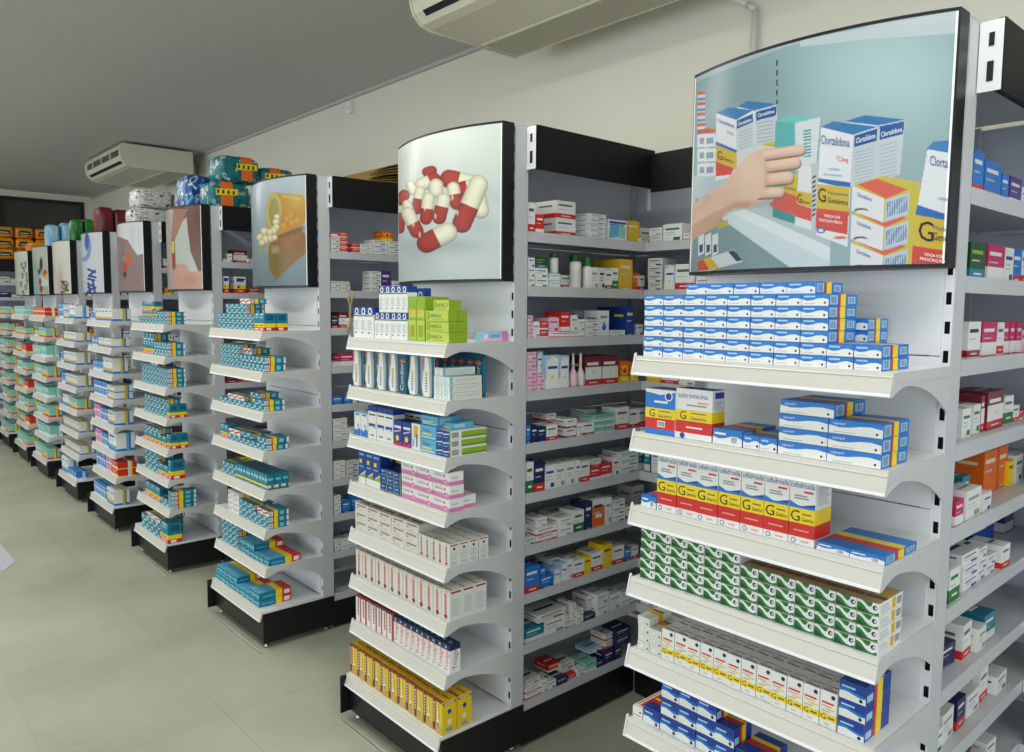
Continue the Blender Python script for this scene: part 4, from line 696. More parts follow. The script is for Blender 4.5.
srow(1, 6, [(80, 140, .03, 'w_navyline', 1, .0), (85, 150, .03, 'w_navyline', 1, .05, .031), (142, 255, .026, 'w_red', 2), (145, 200, .036, 'w_plain', 1, .01, .0525), (230, 330, .07, 'w_navyline', 1, .07), (262, 340, .036, 'w_plain', 2), (345, 400, .085, 'greenw'), (403, 442, .110, 'navyc'), (444, 510, .112, 'orangegrad'), (512, 546, .108, 'w_plain'), (552, 620, .03, 'w_blue', 3), (625, 660, .05, 'w_red'), (655, 720, .1, 'w_plain', 1, .08)], **q)
srow(1, 7, [(82, 160, .098, 'bluered'), (163, 235, .048, 'bluec'), (165, 200, .03, 'bluec', 1, .0, .0485), (216, 270, .08, 'w_blue', 1, .05), (237, 272, .06, 'lbluec'), (274, 306, .075, 'lbluec'), (308, 340, .08, 'w_plain'), (342, 400, .07, 'w_red'), (402, 440, .07, 'yellowy'), (442, 500, .075, 'w_red'), (502, 552, .095, 'yellowy'), (556, 616, .075, 'w_red'), (618, 652, .055, 'bluec'), (654, 690, .055, 'w_red')], **q)
srow(1, 8, [(82, 185, .055, 'tealw', 1, 0, 0, .1), (187, 300, .06, 'w_plain', 1, 0, 0, .1), (150, 300, .03, 'w_navyline', 1, .0, .0605, .1), (305, 328, .022, 'w_redtop', 2), (330, 355, .03, 'w_plain', 3), (357, 395, .03, 'w_plain', 2), (398, 462, .022, 'navyc', 1), (465, 530, .045, 'w_plain', 2), (412, 462, .06, 'w_plain', 1, .03, .0225), (540, 600, .07, 'w_plain'), (590, 690, .03, 'w_plain', 2)], **q)
srow(1, 9, [(82, 170, .022, 'w_red', 2), (90, 165, .022, 'w_navyline', 1, .01, .0445), (172, 200, .05, 'w_plain'), (205, 250, .032, 'w_green', 1), (205, 270, .03, 'rederbox', 1, .05, .033), (252, 310, .026, 'navyc', 1), (275, 350, .028, 'w_navyline', 2, .03, 0), (315, 360, .02, 'rederbox'), (362, 400, .03, 'w_green'), (402, 465, .042, 'mintc'), (468, 505, .025, 'navyc'), (430, 520, .02, 'lbluec', 1, .04, .0425), (508, 560, .05, 'navyc'), (512, 570, .03, 'w_red', 2, .02, .0505), (562, 600, .05, 'navyc'), (570, 650, .035, 'navyc', 2, .0, .0505)], **q)
# jars and bottles of that bay
def lathe_thing(name, parts, loc, label, cat, group=None):
    e = link(name, None, None, loc); tag(e, label, cat, group or label)
    for pn, prof, mt in parts:
        b = MB(); b.lathe(prof, mt, 14); link(pn, b.mesh(pn), e)
def side_xyz(k, s, u, ins, zo=0):
    yf = GY[k] + ins; return (x_from_u(u, yf, SIDEZ[s] + zo + 0.04), yf, SIDEZ[s] + zo + 0.001)
lathe_thing('pill_jar', [('body', [(.020, 0), (.022, .004), (.022, .092), (.018, .10)], cm('white')), ('lid', [(.0225, .100), (.0235, .103), (.0235, .122), (.021, .124)], cm('dgreen')), ('label', [(.0222, .02), (.0224, .021), (.0224, .07), (.0222, .071)], cm('off'))], side_xyz(1, 1, 510 + 350 / 5.373, .035), 'tall white jar with dark green lid on second side shelf by capsule poster', 'jar')
lathe_thing('pill_jar', [('body', [(.015, 0), (.016, .004), (.016, .052), (.012, .056)], cm('off')), ('lid', [(.016, .056), (.0165, .058), (.0165, .070), (.015, .072)], cm('dgreen'))], side_xyz(1, 1, 510 + 236 / 5.373, .035, .0525), 'small jar with dark green lid standing on boxes by capsule poster', 'jar')
lathe_thing('plastic_bottle', [('body', [(.017, 0), (.018, .004), (.018, .075), (.012, .086)], cm('white')), ('cap', [(.0125, .086), (.0135, .088), (.0125, .115), (.011, .117)], cm('green'))], side_xyz(1, 1, 510 + 412 / 5.373, .03), 'white bottle with bright green cap on second side shelf by capsule poster', 'bottle')
for u in (338, 378):
    lathe_thing('dropper_bottle', [('body', [(.015, 0), (.0165, .01), (.0165, .045), (.006, .07), (.005, .085)], cm('lpink') if u == 338 else cm('off')), ('tip', [(.005, .085), (.006, .088), (.003, .125), (.002, .127)], cm('white'))], side_xyz(1, 3, 510 + u / 5.373, .02), '%s bottle with long white nozzle on fourth side shelf by capsule poster' % ('pink' if u == 338 else 'off-white'), 'bottle', 'nozzle bottles on the fourth side shelf')
# ------------------------------------------------------------------ side bay behind the hand poster
q = dict(x0=940, sc_=4.43)
srow(0, 0, [(150, 196, .098, 'bluered', 1, .02), (200, 272, .092, 'bluered', 1, .03), (275, 304, .075, 'bluered', 1, .03), (306, 362, .075, 'purplec', 1, .03), (365, 400, .06, 'w_plain', 1, .03)], **q)
srow(0, 1, [(140, 206, .084, 'dgreenc', 1, .02), (208, 284, .092, 'magentac', 1, .04), (286, 325, .09, 'w_blue', 1, .04), (326, 362, .09, 'bluered', 1, .04), (364, 400, .09, 'w_red', 1, .04)], **q)
srow(0, 2, [(126, 182, .085, 'w_redtop', 1, .02), (185, 250, .084, 'magentac', 1, .03), (252, 282, .082, 'w_red', 1, .03), (284, 310, .082, 'magentac', 1, .03), (312, 335, .082, 'magentac', 1, .03), (336, 362, .082, 'magentac', 1, .03), (364, 400, .06, 'w_pink', 1, .03)], **q)
srow(0, 3, [(104, 142, .07, 'w_green', 1, .02), (144, 180, .072, 'w_green', 1, .03), (182, 200, .09, 'maroonbox', 1, .03), (206, 282, .096, 'maroonbox', 1, .03), (284, 322, .076, 'greenw', 1, .03), (325, 352, .045, 'w_red', 1, .03), (354, 372, .03, 'rederbox', 1, .03)], **q)
q2 = dict(x0=930, sc_=4.43)
srow(0, 4, [(112, 150, .06, 'magentac', 1, .0), (140, 178, .075, 'tealw', 1, .055, 0, .05), (162, 232, .07, 'w_plain', 1, .0, .0, .05), (160, 228, .115, 'orangec', 1, .14), (244, 300, .115, 'orangec', 1, .06), (306, 345, .115, 'orangec', 1, .06), (240, 278, .045, 'w_blue', 1, .0, 0, .05), (352, 374, .07, 'yellowy', 1, .05), (378, 412, .08, 'w_green', 1, .05)], **q2)
srow(0, 5, [(90, 140, .08, 'greenw', 1, .0), (143, 212, .03, 'w_blue', 3, .01), (214, 250, .028, 'w_blue', 3, .01), (252, 288, .026, 'w_blue', 2, .01), (196, 285, .10, 'dbluec', 1, .10), (322, 356, .062, 'w_red', 1, .0), (334, 372, .1, 'purplec', 1, .1)], **q2)
for s, its in ((6, [('bluec', .05), ('navyc', .055), ('w_red', .09), ('w_plain', .06), ('tealw', .07)]), (7, [('w_green', .06), ('w_plain', .075), ('navyred', .075), ('w_plain', .06), ('w_red', .09), ('w_blue', .05)]), (8, [('bluec', .05), ('w_plain', .085), ('w_teal', .07), ('maroonbox', .08), ('w_navyline', .05), ('w_red', .06)]), (9, [('navyc', .05), ('w_green', .06), ('yellowy', .055), ('w_red', .05), ('w_plain', .08), ('bluec', .06)])):
    x = X0 + 0.08
    for name, h in its:
        w = random.uniform(0.06, 0.10); me = carton_mesh(name, w, 0.09, h)
        put(name, me, (x + w / 2, GY[0] + 0.012 + random.uniform(0, 0.03), SIDEZ[s] + 0.001), 0, '%s side shelf by hand poster' % ORDS[s], 0.05); x += w + random.uniform(0.006, 0.02)
    x = X0 + 0.075
    for name, h in [(n_, h_ + 0.03) for n_, h_ in its[::-1]] + its[:1]:
        w = random.uniform(0.055, 0.095); put(name, carton_mesh(name, w, 0.09, h), (x + w / 2, GY[0] + 0.160 + random.uniform(0, 0.015), SIDEZ[s] + 0.001), 0, '%s side shelf by hand poster' % ORDS[s], 0.03); x += w + random.uniform(0.010, 0.02)
# ------------------------------------------------------------------ side bays behind the pill bottle and bare skin posters
q = dict(x0=300, sc_=5.37)
srow(2, 0, [(160, 215, .024, 'w_navyline', 3), (165, 212, .022, 'maroonbox', 1, .02, .0725), (214, 258, .024, 'rederbox', 4), (280, 322, .024, 'rederbox', 2), (324, 388, .024, 'w_plain', 2), (392, 470, .024, 'w_blue', 3), (440, 500, .05, 'orangey', 1, .02, .0725), (472, 540, .024, 'w_blue', 3)], **q)
srow(2, 1, [(160, 215, .024, 'w_navyline', 2), (220, 272, .024, 'w_navyline', 2), (380, 438, .026, 'w_green', 4), (440, 490, .11, 'purplec'), (495, 540, .06, 'w_plain')], **q)
q = dict(x0=320, sc_=6.84)
srow(2, 2, [(62, 128, .052, 'navyred'), (130, 195, .08, 'maroonbox', 1, .02), (200, 260, .05, 'w_plain')], **q)
srow(2, 3, [(62, 134, .022, 'w_plain'), (110, 135, .05, 'maroonbox', 1, .06, .0), (135, 240, .062, 'magentac')], **q)
q = dict(x0=320, sc_=2.15)
srow(2, 4, [(20, 50, .04, 'bluec'), (52, 70, .035, 'bluec'), (72, 86, .05, 'w_blue')], **q)
srow(2, 5, [(20, 60, .028, 'w_plain', 4), (62, 84, .03, 'w_plain', 2)], **q)
srow(2, 6, [(20, 55, .03, 'w_plain', 3), (57, 84, .028, 'w_navyline', 3)], **q)
srow(2, 7, [(20, 46, .032, 'w_plain', 3), (48, 66, .06, 'bluec'), (68, 90, .07, 'bluec')], **q)
srow(2, 8, [(22, 44, .03, 'w_plain', 2), (46, 80, .028, 'w_plain', 2), (60, 90, .05, 'bluec', 1, .06)], **q)
q = dict(x0=180, sc_=5.37)
srow(3, 0, [(208, 256, .02, 'w_plain'), (256, 282, .055, 'w_plain'), (284, 362, .082, 'maroonbox', 1, .03), (366, 420, .03, 'w_red')], **q)
srow(3, 1, [(215, 265, .105, 'whitegenerico'), (298, 356, .105, 'whitegenerico'), (372, 432, .034, 'rederbox')], **q)
srow(3, 2, [(215, 300, .06, 'w_plain'), (310, 420, .05, 'w_red')], **q)
for s in range(3, 10):
    z = SIDEZ[s]; x = X0 + 0.08
    for i in range(5):
        name = ['w_red', 'w_plain', 'yellowy', 'maroonbox', 'w_blue', 'navyred', 'w_green'][(s * 3 + i * 2) % 7]; w = random.uniform(0.05, 0.09); h = random.uniform(0.04, 0.085)
        put(name, carton_mesh(name, w, 0.08, h), (x + w / 2, GY[3] + 0.015 + random.uniform(0, .02), z + 0.001), 0, '%s side shelf by bare skin poster' % ORDS[s], 0.05); x += w + 0.008
for k in (4, 5, 6):
    for s in range(0, 9):
        z = SIDEZ[s]; x = X0 + 0.075
        for i in range(3):
            name = ['orangey', 'w_navyline', 'w_plain', 'navyc', 'w_red', 'w_blue'][(s * 2 + i + k) % 6]; w = random.uniform(0.05, 0.08); h = random.uniform(0.05, 0.09)
            put(name, carton_mesh(name, w, 0.08, h), (x + w / 2, GY[k] + 0.012, z + 0.001), 0, '%s side shelf by %s' % (ORDS[s], SHORT[k]), 0.03); x += w + 0.006
# ------------------------------------------------------------------ wall shelving beside the capsule bay and beside the hand bay
def wrow(k, s, items):
    z = SIDEZ[s]; where = '%s wall shelf beside %s' % (ORDS[s], SHORT[k])
    y = GY[k] - 0.01
    for name, w, h, rows in items:
        me = carton_mesh(name, w, 0.09, h - 0.001)
        for r in range(rows): put(name, me, (X0 + LS + 0.012 + random.uniform(0, .01), y - w / 2, z + 0.001 + r * h), NRM, where, 0.03)
        y -= w + 0.006
wrow(1, 0, [('w_plain', .06, .03, 2), ('w_green', .09, .07, 1), ('w_red', .05, .03, 1), ('w_navyline', .08, .025, 2), ('w_pink', .09, .03, 2)])
wrow(1, 1, [('w_navyline', .07, .032, 4), ('lbluec', .05, .10, 1), ('w_red', .09, .10, 1), ('w_plain', .06, .05, 2), ('w_redtop', .08, .09, 1)])
wrow(1, 2, [('bluec', .06, .06, 1), ('w_plain', .08, .05, 2)]); wrow(1, 3, [('yellowy', .07, .06, 1), ('w_red', .08, .05, 1), ('w_plain', .07, .05, 1)])
wrow(1, 4, [('w_redtop', .06, .08, 1), ('w_plain', .07, .05, 2)]); wrow(1, 5, [('tealw', .03, .09, 1), ('w_plain', .06, .1, 1), ('w_plain', .08, .06, 1)])
wrow(1, 6, [('w_plain', .08, .04, 2), ('w_green', .06, .07, 1)]); wrow(1, 7, [('w_blue', .08, .05, 1)]); wrow(1, 8, [('w_plain', .08, .05, 1)])
for s, its in enumerate([[('lbluec', .07, .08, 1), ('w_red', .06, .07, 1)], [('w_plain', .08, .06, 1), ('magentac', .06, .08, 1)], [('w_pink', .08, .08, 1), ('w_red', .06, .07, 1)], [('w_red', .07, .08, 1), ('greenw', .06, .07, 1)], [('w_green', .08, .08, 1), ('lbluec', .08, .06, 1)], [('lbluec', .08, .08, 1), ('w_green', .07, .06, 1)], [('lbluec', .09, .05, 1), ('w_teal', .08, .06, 1)], [('yellowy', .09, .06, 1), ('w_plain', .08, .05, 1)], [('dbluec', .10, .05, 2), ('w_plain', .08, .05, 1)], [('navyc', .09, .05, 1)]]): wrow(0, s, its)

# ------------------------------------------------------------------ curved picture posters (printed colour on a curved sheet)
PZ0, PZ1, PB, PE = 1.693, 2.203, 0.066, 0.056
PW = W + 0.016                                   # sheet is a little wider than the shelf
def poster_x(u): return X0 - PE - PB * 4 * u * (1 - u)
def project(P):
    d = P - CC; den = d @ CF
    return 512 + FPX * (d @ CR) / den, 376 - FPX * (d @ CU) / den
def on_poster(k, px, py, off=0.0014):
    r = ray(px, py); xs = X0 - 0.1
    for _ in range(12):
        t = xs / r[0]; y = t * r[1]; u = min(1, max(0, 1 - (y - GY[k]) / PW)); xs = poster_x(u) - off
    return (xs, t * r[1], CAMH + t * r[2])
class Canvas:
    def __init__(s, k, nx, ny):
        s.k, s.nx, s.ny = k, nx, ny
        u = np.linspace(0.012, 0.988, nx); v = np.linspace(0.015, 0.985, ny)
        U_, V_ = np.meshgrid(u, v)
        s.P = np.stack([poster_x(U_) - 0.001, GY[k] + PW * (1 - U_), PZ0 + (PZ1 + TOPDZ[k] - PZ0) * V_], -1).reshape(-1, 3)
        s.x, s.y = project(s.P); s.u = U_.ravel(); s.v = V_.ravel()
        s.c = np.zeros((nx * ny, 3))
    def blend(s, mask, col):
        col = np.asarray(col, float); m_ = np.clip(np.asarray(mask, float), 0, 1)[:, None]; s.c = s.c * (1 - m_) + col * m_
    def poly(s, pts, col, a=1.0, off=None, sc_=None):
        if off: pts = [(off[0] + x / sc_, off[1] + y / sc_) for x, y in pts]
        ins = np.zeros(len(s.x), bool); n = len(pts)
        for i in range(n):
            (x0, y0), (x1, y1) = pts[i], pts[(i + 1) % n]
            if y0 == y1: continue
            c_ = ((y0 > s.y) != (y1 > s.y)) & (s.x < (x1 - x0) * (s.y - y0) / (y1 - y0) + x0); ins ^= c_
        s.blend(ins * a, col); return ins
    def cap(s, A, B, r, colA, colB=None, off=(0, 0), sc_=1.0, split=0.5, soft=0.6, amb=0.60):
        ax, ay, bx, by = off[0] + A[0] / sc_, off[1] + A[1] / sc_, off[0] + B[0] / sc_, off[1] + B[1] / sc_; r = r / sc_
        dx, dy = bx - ax, by - ay; L = max(1e-6, math.hypot(dx, dy))
        t = ((s.x - ax) * dx + (s.y - ay) * dy) / L ** 2; tc_ = np.clip(t, 0, 1)
        ex, ey = s.x - ax - tc_ * dx, s.y - ay - tc_ * dy; dist = np.hypot(ex, ey)
        m_ = np.clip((r - dist) / soft + 0.5, 0, 1)
        sh_ = amb + (1.05 - amb) * np.sqrt(np.clip(1 - (dist / r) ** 2, 0, 1)) - 0.10 * (ey / r)
        ca = np.asarray(colA, float)[None] * np.ones((len(s.x), 1)); 
        if colB is not None: ca = np.where((t > split)[:, None], np.asarray(colB, float)[None], ca)
        s.blend(m_, np.clip(ca * sh_[:, None], 0, 255))
    def glow(s, cx, cy, rx, ry, col, a, off=(0, 0), sc_=1.0):
        cx, cy, rx, ry = off[0] + cx / sc_, off[1] + cy / sc_, rx / sc_, ry / sc_
        s.blend(a * np.exp(-(((s.x - cx) / rx) ** 2 + ((s.y - cy) / ry) ** 2)), col)
    def ell(s, cx, cy, rx, ry, col, a=1.0, off=(0, 0), sc_=1.0):
        cx, cy, rx, ry = off[0] + cx / sc_, off[1] + cy / sc_, rx / sc_, ry / sc_
        s.blend(a * np.clip((1 - np.hypot((s.x - cx) / rx, (s.y - cy) / ry)) * min(rx, ry) + 0.5, 0, 1), col)
    def grad(s, top, bot): s.c = np.asarray(top, float) * s.v[:, None] + np.asarray(bot, float) * (1 - s.v[:, None])
def face_poster(k, cv, letters):
    e = link('poster_sign', None, None, (X0, GY[k], PZ0)); dz = TOPDZ[k]
    tag(e, 'curved black framed %s' % POST[k] + (' above blue cartons' if k == 0 else ''), 'poster', 'posters on the gondola ends')
    b = MB(); n = 24; hz = PZ1 + dz - PZ0
    fr_ = [(poster_x(1 - i / n) - X0, PW * i / n) for i in range(n + 1)]
    ring = fr_ + [(-0.0075, PW), (-0.0075, 0)]
    N = len(ring); v = [(x, y, 0) for x, y in ring] + [(x, y, hz) for x, y in ring]
    b.geo(v, [tuple(range(N)), tuple(range(2 * N - 1, N - 1, -1))] + [(i, i + N, (i + 1) % N + N, (i + 1) % N) for i in range(N)], M_black)
    fo = link('frame', b.mesh('frame'), e)
    me = bpy.data.meshes.new('print'); nx, ny = cv.nx, cv.ny
    P = cv.P - np.array([X0, GY[k], PZ0])
    idx = np.arange(nx * ny).reshape(ny, nx)
    q_ = np.stack([idx[:-1, :-1], idx[:-1, 1:], idx[1:, 1:], idx[1:, :-1]], -1).reshape(-1, 4)
    me.vertices.add(nx * ny); me.vertices.foreach_set('co', P.ravel().astype(np.float32))
    me.loops.add(q_.size); me.loops.foreach_set('vertex_index', q_.ravel().astype(np.int32))
    me.polygons.add(len(q_)); me.polygons.foreach_set('loop_start', np.arange(0, q_.size, 4, dtype=np.int32)); me.polygons.foreach_set('loop_total', np.full(len(q_), 4, np.int32))
    me.update(calc_edges=True)
    c = np.clip(cv.c * 0.84, 0, 255) / 255; c = np.where(c <= 0.04045, c / 12.92, ((c + 0.055) / 1.055) ** 2.4)
    ca = me.color_attributes.new('ink', 'FLOAT_COLOR', 'POINT'); ca.data.foreach_set('color', np.concatenate([c, np.ones((len(c), 1))], 1).ravel().astype(np.float32))
    me.polygons.foreach_set('use_smooth', [True] * len(q_))
    me.materials.append(M_ink); link('print', me, e)
    for (ua, ub) in ((0.006, 0.012), (0.988, 0.994)):
        bd = MB(); bd.face([(poster_x(ua) - 0.0012 - X0, PW * (1 - ua), 0.008), (poster_x(ub) - 0.0012 - X0, PW * (1 - ub), 0.008), (poster_x(ub) - 0.0012 - X0, PW * (1 - ub), hz - 0.008), (poster_x(ua) - 0.0012 - X0, PW * (1 - ua), hz - 0.008)], cm('white')); link('sheet_edge', bd.mesh('sheet_edge'), e)
    if letters:
        lb = MB()
        for s_, A, B, h, col in letters:
            tv, tf, tw = text2d(s_)
            vs = []
            for x, y in tv:
                f = x / tw; px, py = A[0] + (B[0] - A[0]) * f, A[1] + (B[1] - A[1]) * f - h * y
                p3 = on_poster(k, px, py, 0.0020); vs.append((p3[0] - X0, p3[1] - GY[k], p3[2] - PZ0))
            lb.geo(vs, tf, cm(col))
        lo_ = link('lettering', lb.mesh('lettering'), e); lo_['kind'] = 'stuff'
M_ink = bpy.data.materials.new('poster_ink'); M_ink.use_nodes = True
_n = M_ink.node_tree; _a = _n.nodes.new('ShaderNodeAttribute'); _a.attribute_name = 'ink'
_n.links.new(_a.outputs['Color'], _n.nodes['Principled BSDF'].inputs['Base Color']); _n.nodes['Principled BSDF'].inputs['Roughness'].default_value = 0.25
_n.nodes['Principled BSDF'].inputs['Specular IOR Level'].default_value = 0.4
# --- hand poster
c = Canvas(0, 470, 370); c.grad((150, 178, 184), (158, 186, 190))
c.glow(880, 75, 90, 60, (190, 220, 220), 0.8); c.glow(740, 90, 60, 60, (128, 156, 162), 0.6)
o1, s1 = (690, 60), 3.42; o2, s2 = (800, 10), 2.785
c.poly([(960, 10), (800, 40), (800, 47), (860, 40), (960, 33)], (206, 216, 220), 0.8); c.poly([(696, 60), (960, 0), (960, 20), (850, 28), (776, 50), (696, 82)], (206, 216, 220), 0.5)
for i in range(5): c.poly([(295, 0 + i * 34), (300, 0 + i * 34), (300, 20 + i * 34), (295, 20 + i * 34)], (50, 60, 66), 1, o1, s1)
c.poly([(0, 400), (140, 380), (479, 560), (479, 740), (0, 740)], (186, 206, 212), 1, o1, s1)
c.poly([(20, 470), (110, 545), (340, 705), (340, 740), (0, 740)], (128, 156, 160), 1, o1, s1)
c.poly([(110, 545), (140, 520), (479, 690), (479, 740), (380, 740), (335, 705)], (212, 228, 232), 1, o1, s1)
c.poly([(190, 510), (479, 640), (479, 690), (140, 522)], (232, 240, 242), 1, o1, s1)
c.poly([(150, 520), (0, 430), (140, 400), (280, 460), (473, 600), (473, 640)], (206, 220, 224), 0.8, (700, 130), 2.2)
for i in range(4):
    y = 110 + i * 36
    c.poly([(25, y), (52, y - 2), (52, y + 32), (25, y + 34)], (216, 220, 226), 1, o1, s1); c.poly([(25, y), (52, y - 2), (52, y + 8), (25, y + 10)], (226, 92, 62), 1, o1, s1); c.poly([(25, y + 20), (52, y + 18), (52, y + 28), (25, y + 30)], (110, 140, 190), 1, o1, s1)
c.poly([(25, 240), (88, 226), (88, 245), (25, 262)], (190, 70, 60), 1, o1, s1); c.poly([(60, 232), (88, 226), (88, 240)], (170, 170, 60), 1, o1, s1)
for i in range(3):
    y = 255 + i * 50
    for x in (25, 48): c.poly([(x, y), (x + 40, y - 4), (x + 40, y + 40), (x, y + 44)], (226, 232, 238), 1, o1, s1); c.poly([(x + 8, y + 12), (x + 32, y + 9), (x + 32, y + 30), (x + 8, y + 33)], (140, 156, 176), 1, o1, s1)
def printed(front, top=None, side=None, label=None, o=o1, s=s1, fr=(232, 238, 244), sd=(206, 216, 222), tp=(60, 128, 190)):
    c.poly(front, fr, 1, o, s)
    if top: c.poly(top, tp, 1, o, s)
    if side: c.poly(side, sd, 1, o, s)
    if label: c.poly(label, (36, 96, 168), 1, o, s)
printed([(163, 160), (225, 175), (222, 300), (163, 300)], [(163, 160), (195, 140), (298, 150), (225, 172)], [(222, 172), (298, 152), (298, 285), (222, 300)], [(226, 178), (296, 158), (294, 190), (226, 208)])
for i in range(6): c.poly([(230, 215 + i * 13), (285, 205 + i * 13), (285, 209 + i * 13), (230, 219 + i * 13)], (170, 184, 196), 1, o1, s1)
c.poly([(245, 288), (298, 276), (298, 300), (245, 310)], (216, 190, 50), 1, o1, s1)
printed([(90, 182), (158, 205), (160, 330), (150, 400), (88, 412)], [(90, 180), (135, 162), (216, 172), (158, 204)], [(158, 205), (216, 180), (220, 300), (160, 325)], [(160, 208), (215, 184), (215, 212), (160, 236)])
for i in range(6): c.poly([(168, 248 + i * 11), (212, 232 + i * 11), (212, 235 + i * 11), (168, 251 + i * 11)], (170, 184, 196), 1, o1, s1)
c.poly([(88, 278), (160, 308), (160, 318), (88, 290)], (50, 110, 190), 1, o1, s1)
c.poly([(88, 290), (160, 318), (160, 372), (88, 346)], (222, 186, 56), 1, o1, s1); c.poly([(88, 346), (152, 370), (140, 392), (88, 398)], (222, 78, 64), 1, o1, s1)
c.poly([(160, 312), (250, 292), (300, 300), (290, 460), (160, 470)], (216, 224, 228), 1, o1, s1)
printed([(293, 210), (358, 216), (366, 556), (282, 535)], None, [(358, 216), (446, 195), (432, 350), (362, 380)], None, fr=(96, 186, 186), sd=(220, 230, 234))
c.poly([(293, 210), (330, 190), (446, 195), (358, 216)], (118, 204, 204), 1, o1, s1)
for i in range(9): c.poly([(388, 240 + i * 11), (414, 236 + i * 11), (414, 242 + i * 11), (388, 246 + i * 11)], (80, 170, 170), 1, o1, s1)
c.poly([(318, 398), (368, 388), (366, 466), (316, 452)], (222, 190, 60), 1, o1, s1); c.poly([(270, 494), (318, 450), (366, 466), (362, 532), (284, 506)], (226, 86, 70), 1, o1, s1); c.poly([(284, 506), (358, 532), (356, 560), (282, 536)], (50, 150, 150), 1, o1, s1)
c.poly([(230, 490), (268, 488), (262, 535), (210, 510)], (190, 214, 214), 1, o1, s1)
printed([(372, 366), (415, 360), (416, 582), (360, 566)], None, [(415, 360), (440, 344), (432, 560), (415, 582)], None, fr=(232, 236, 238), sd=(200, 206, 208))
c.poly([(366, 448), (416, 456), (416, 506), (364, 490)], (222, 186, 56), 1, o1, s1); c.poly([(363, 490), (416, 508), (414, 552), (362, 536)], (226, 80, 66), 1, o1, s1)
for i in range(9): c.poly([(418, 400 + i * 16), (430, 394 + i * 16), (430, 400 + i * 16), (418, 408 + i * 16)], (60, 60, 66), 1, o1, s1)
for i in range(3): x = 28 + i * 24; c.poly([(x, 600), (x + 20, 590), (x + 20, 660), (x, 672)], (222, 228, 230), 1, o1, s1); c.poly([(x + 4, 634), (x + 16, 629), (x + 16, 655), (x + 4, 660)], (60, 76, 110), 1, o1, s1)
c.poly([(92, 560), (128, 545), (132, 566), (96, 578)], (190, 180, 60), 1, o1, s1)
c.poly([(25, 690), (150, 648), (180, 690), (60, 722), (25, 722)], (214, 222, 224), 1, o1, s1); c.poly([(25, 688), (70, 674), (100, 712), (30, 722)], (214, 180, 50), 1, o1, s1); c.poly([(25, 690), (45, 682), (65, 718), (25, 722)], (210, 80, 60), 1, o1, s1); c.poly([(130, 656), (150, 650), (178, 684), (160, 690)], (50, 60, 90), 1, o1, s1)
# big carton, stack of three, right carton (o2)
printed([(125, 312), (215, 320), (215, 480), (150, 350)], [(125, 310), (180, 293), (293, 305), (220, 322)], [(215, 322), (293, 306), (278, 458), (212, 482)], [(222, 324), (290, 310), (287, 345), (222, 362)], o2, s2)
for i in range(9): c.poly([(224, 378 + i * 11), (270, 366 + i * 11), (270, 369 + i * 11), (224, 381 + i * 11)], (176, 188, 198), 1, o2, s2)
printed([(58, 326), (148, 346), (132, 660), (44, 626)], [(58, 326), (92, 310), (216, 325), (148, 348)], [(148, 347), (216, 325), (212, 476), (140, 492)], [(152, 350), (215, 330), (214, 364), (151, 382)], o2, s2, fr=(240, 243, 246))
for i in range(10): c.poly([(152, 396 + i * 9.5), (205, 384 + i * 9.5), (205, 386 + i * 9.5), (152, 399 + i * 9.5)], (170, 182, 194), 1, o2, s2)
c.poly([(50, 468), (140, 480), (140, 494), (50, 484)], (40, 110, 190), 1, o2, s2); c.poly([(50, 478), (100, 490), (48, 486)], (240, 243, 246), 1, o2, s2)
c.poly([(48, 484), (138, 495), (136, 562), (46, 552)], (222, 190, 60), 1, o2, s2); c.poly([(46, 552), (136, 562), (132, 626), (44, 608)], (222, 72, 62), 1, o2, s2)
c.ell(58, 614, 12, 8, (40, 90, 170), 1, o2, s2); c.ell(58, 614, 8, 5, (236, 240, 244), 1, o2, s2); c.ell(112, 634, 18, 4, (222, 110, 90), 1, o2, s2)
for i, (dx, dy) in enumerate(((-4, 158), (-2, 79), (0, 0))):
    sh2 = [(145 + dx, 490 + dy), (235 + dx, 526 + dy), (232 + dx, 592 + dy), (142 + dx, 558 + dy)]
    c.poly([(235 + dx, 525 + dy), (336 + dx, 482 + dy), (330 + dx, 560 + dy), (232 + dx, 592 + dy)], (214, 196, 70), 1, o2, s2)
    c.poly([(145 + dx, 490 + dy), (230 + dx, 462 + dy), (336 + dx, 480 + dy), (235 + dx, 527 + dy)], (216, 196, 64), 1, o2, s2)
    c.poly([(160 + dx, 486 + dy), (215 + dx, 470 + dy), (300 + dx, 500 + dy), (240 + dx, 526 + dy)], (232, 100, 80), 1, o2, s2)
    c.poly(sh2, (238, 240, 244), 1, o2, s2)
    c.poly([(238 + dx, 528 + dy), (304 + dx, 508 + dy), (301 + dx, 570 + dy), (236 + dx, 590 + dy)], (196, 214, 232), 1, o2, s2)
    for j in range(9): x = 242 + dx + j * 6.6; c.poly([(x, 536 + dy - j * 2), (x + 3.4, 535 + dy - j * 2), (x + 3.4, 576 + dy - j * 2), (x, 577 + dy - j * 2)], (110, 136, 170), 1, o2, s2)
    c.ell(170 + dx, 558 + dy, 18, 6, (30, 40, 60), 1, o2, s2); c.ell(172 + dx, 562 + dy, 18, 6, (236, 240, 244), 1, o2, s2)
c.poly([(352, 388), (372, 366), (440, 362), (440, 404), (356, 392)], (70, 136, 196), 1, o2, s2); c.poly([(355, 388), (440, 402), (440, 600), (325, 560)], (240, 243, 247), 1, o2, s2)
c.poly([(326, 542), (440, 580), (440, 596), (322, 570)], (40, 110, 190), 1, o2, s2); c.poly([(322, 570), (440, 592), (440, 676), (314, 656)], (222, 192, 62), 1, o2, s2); c.poly([(314, 656), (440, 676), (440, 740), (308, 740)], (222, 72, 62), 1, o2, s2)
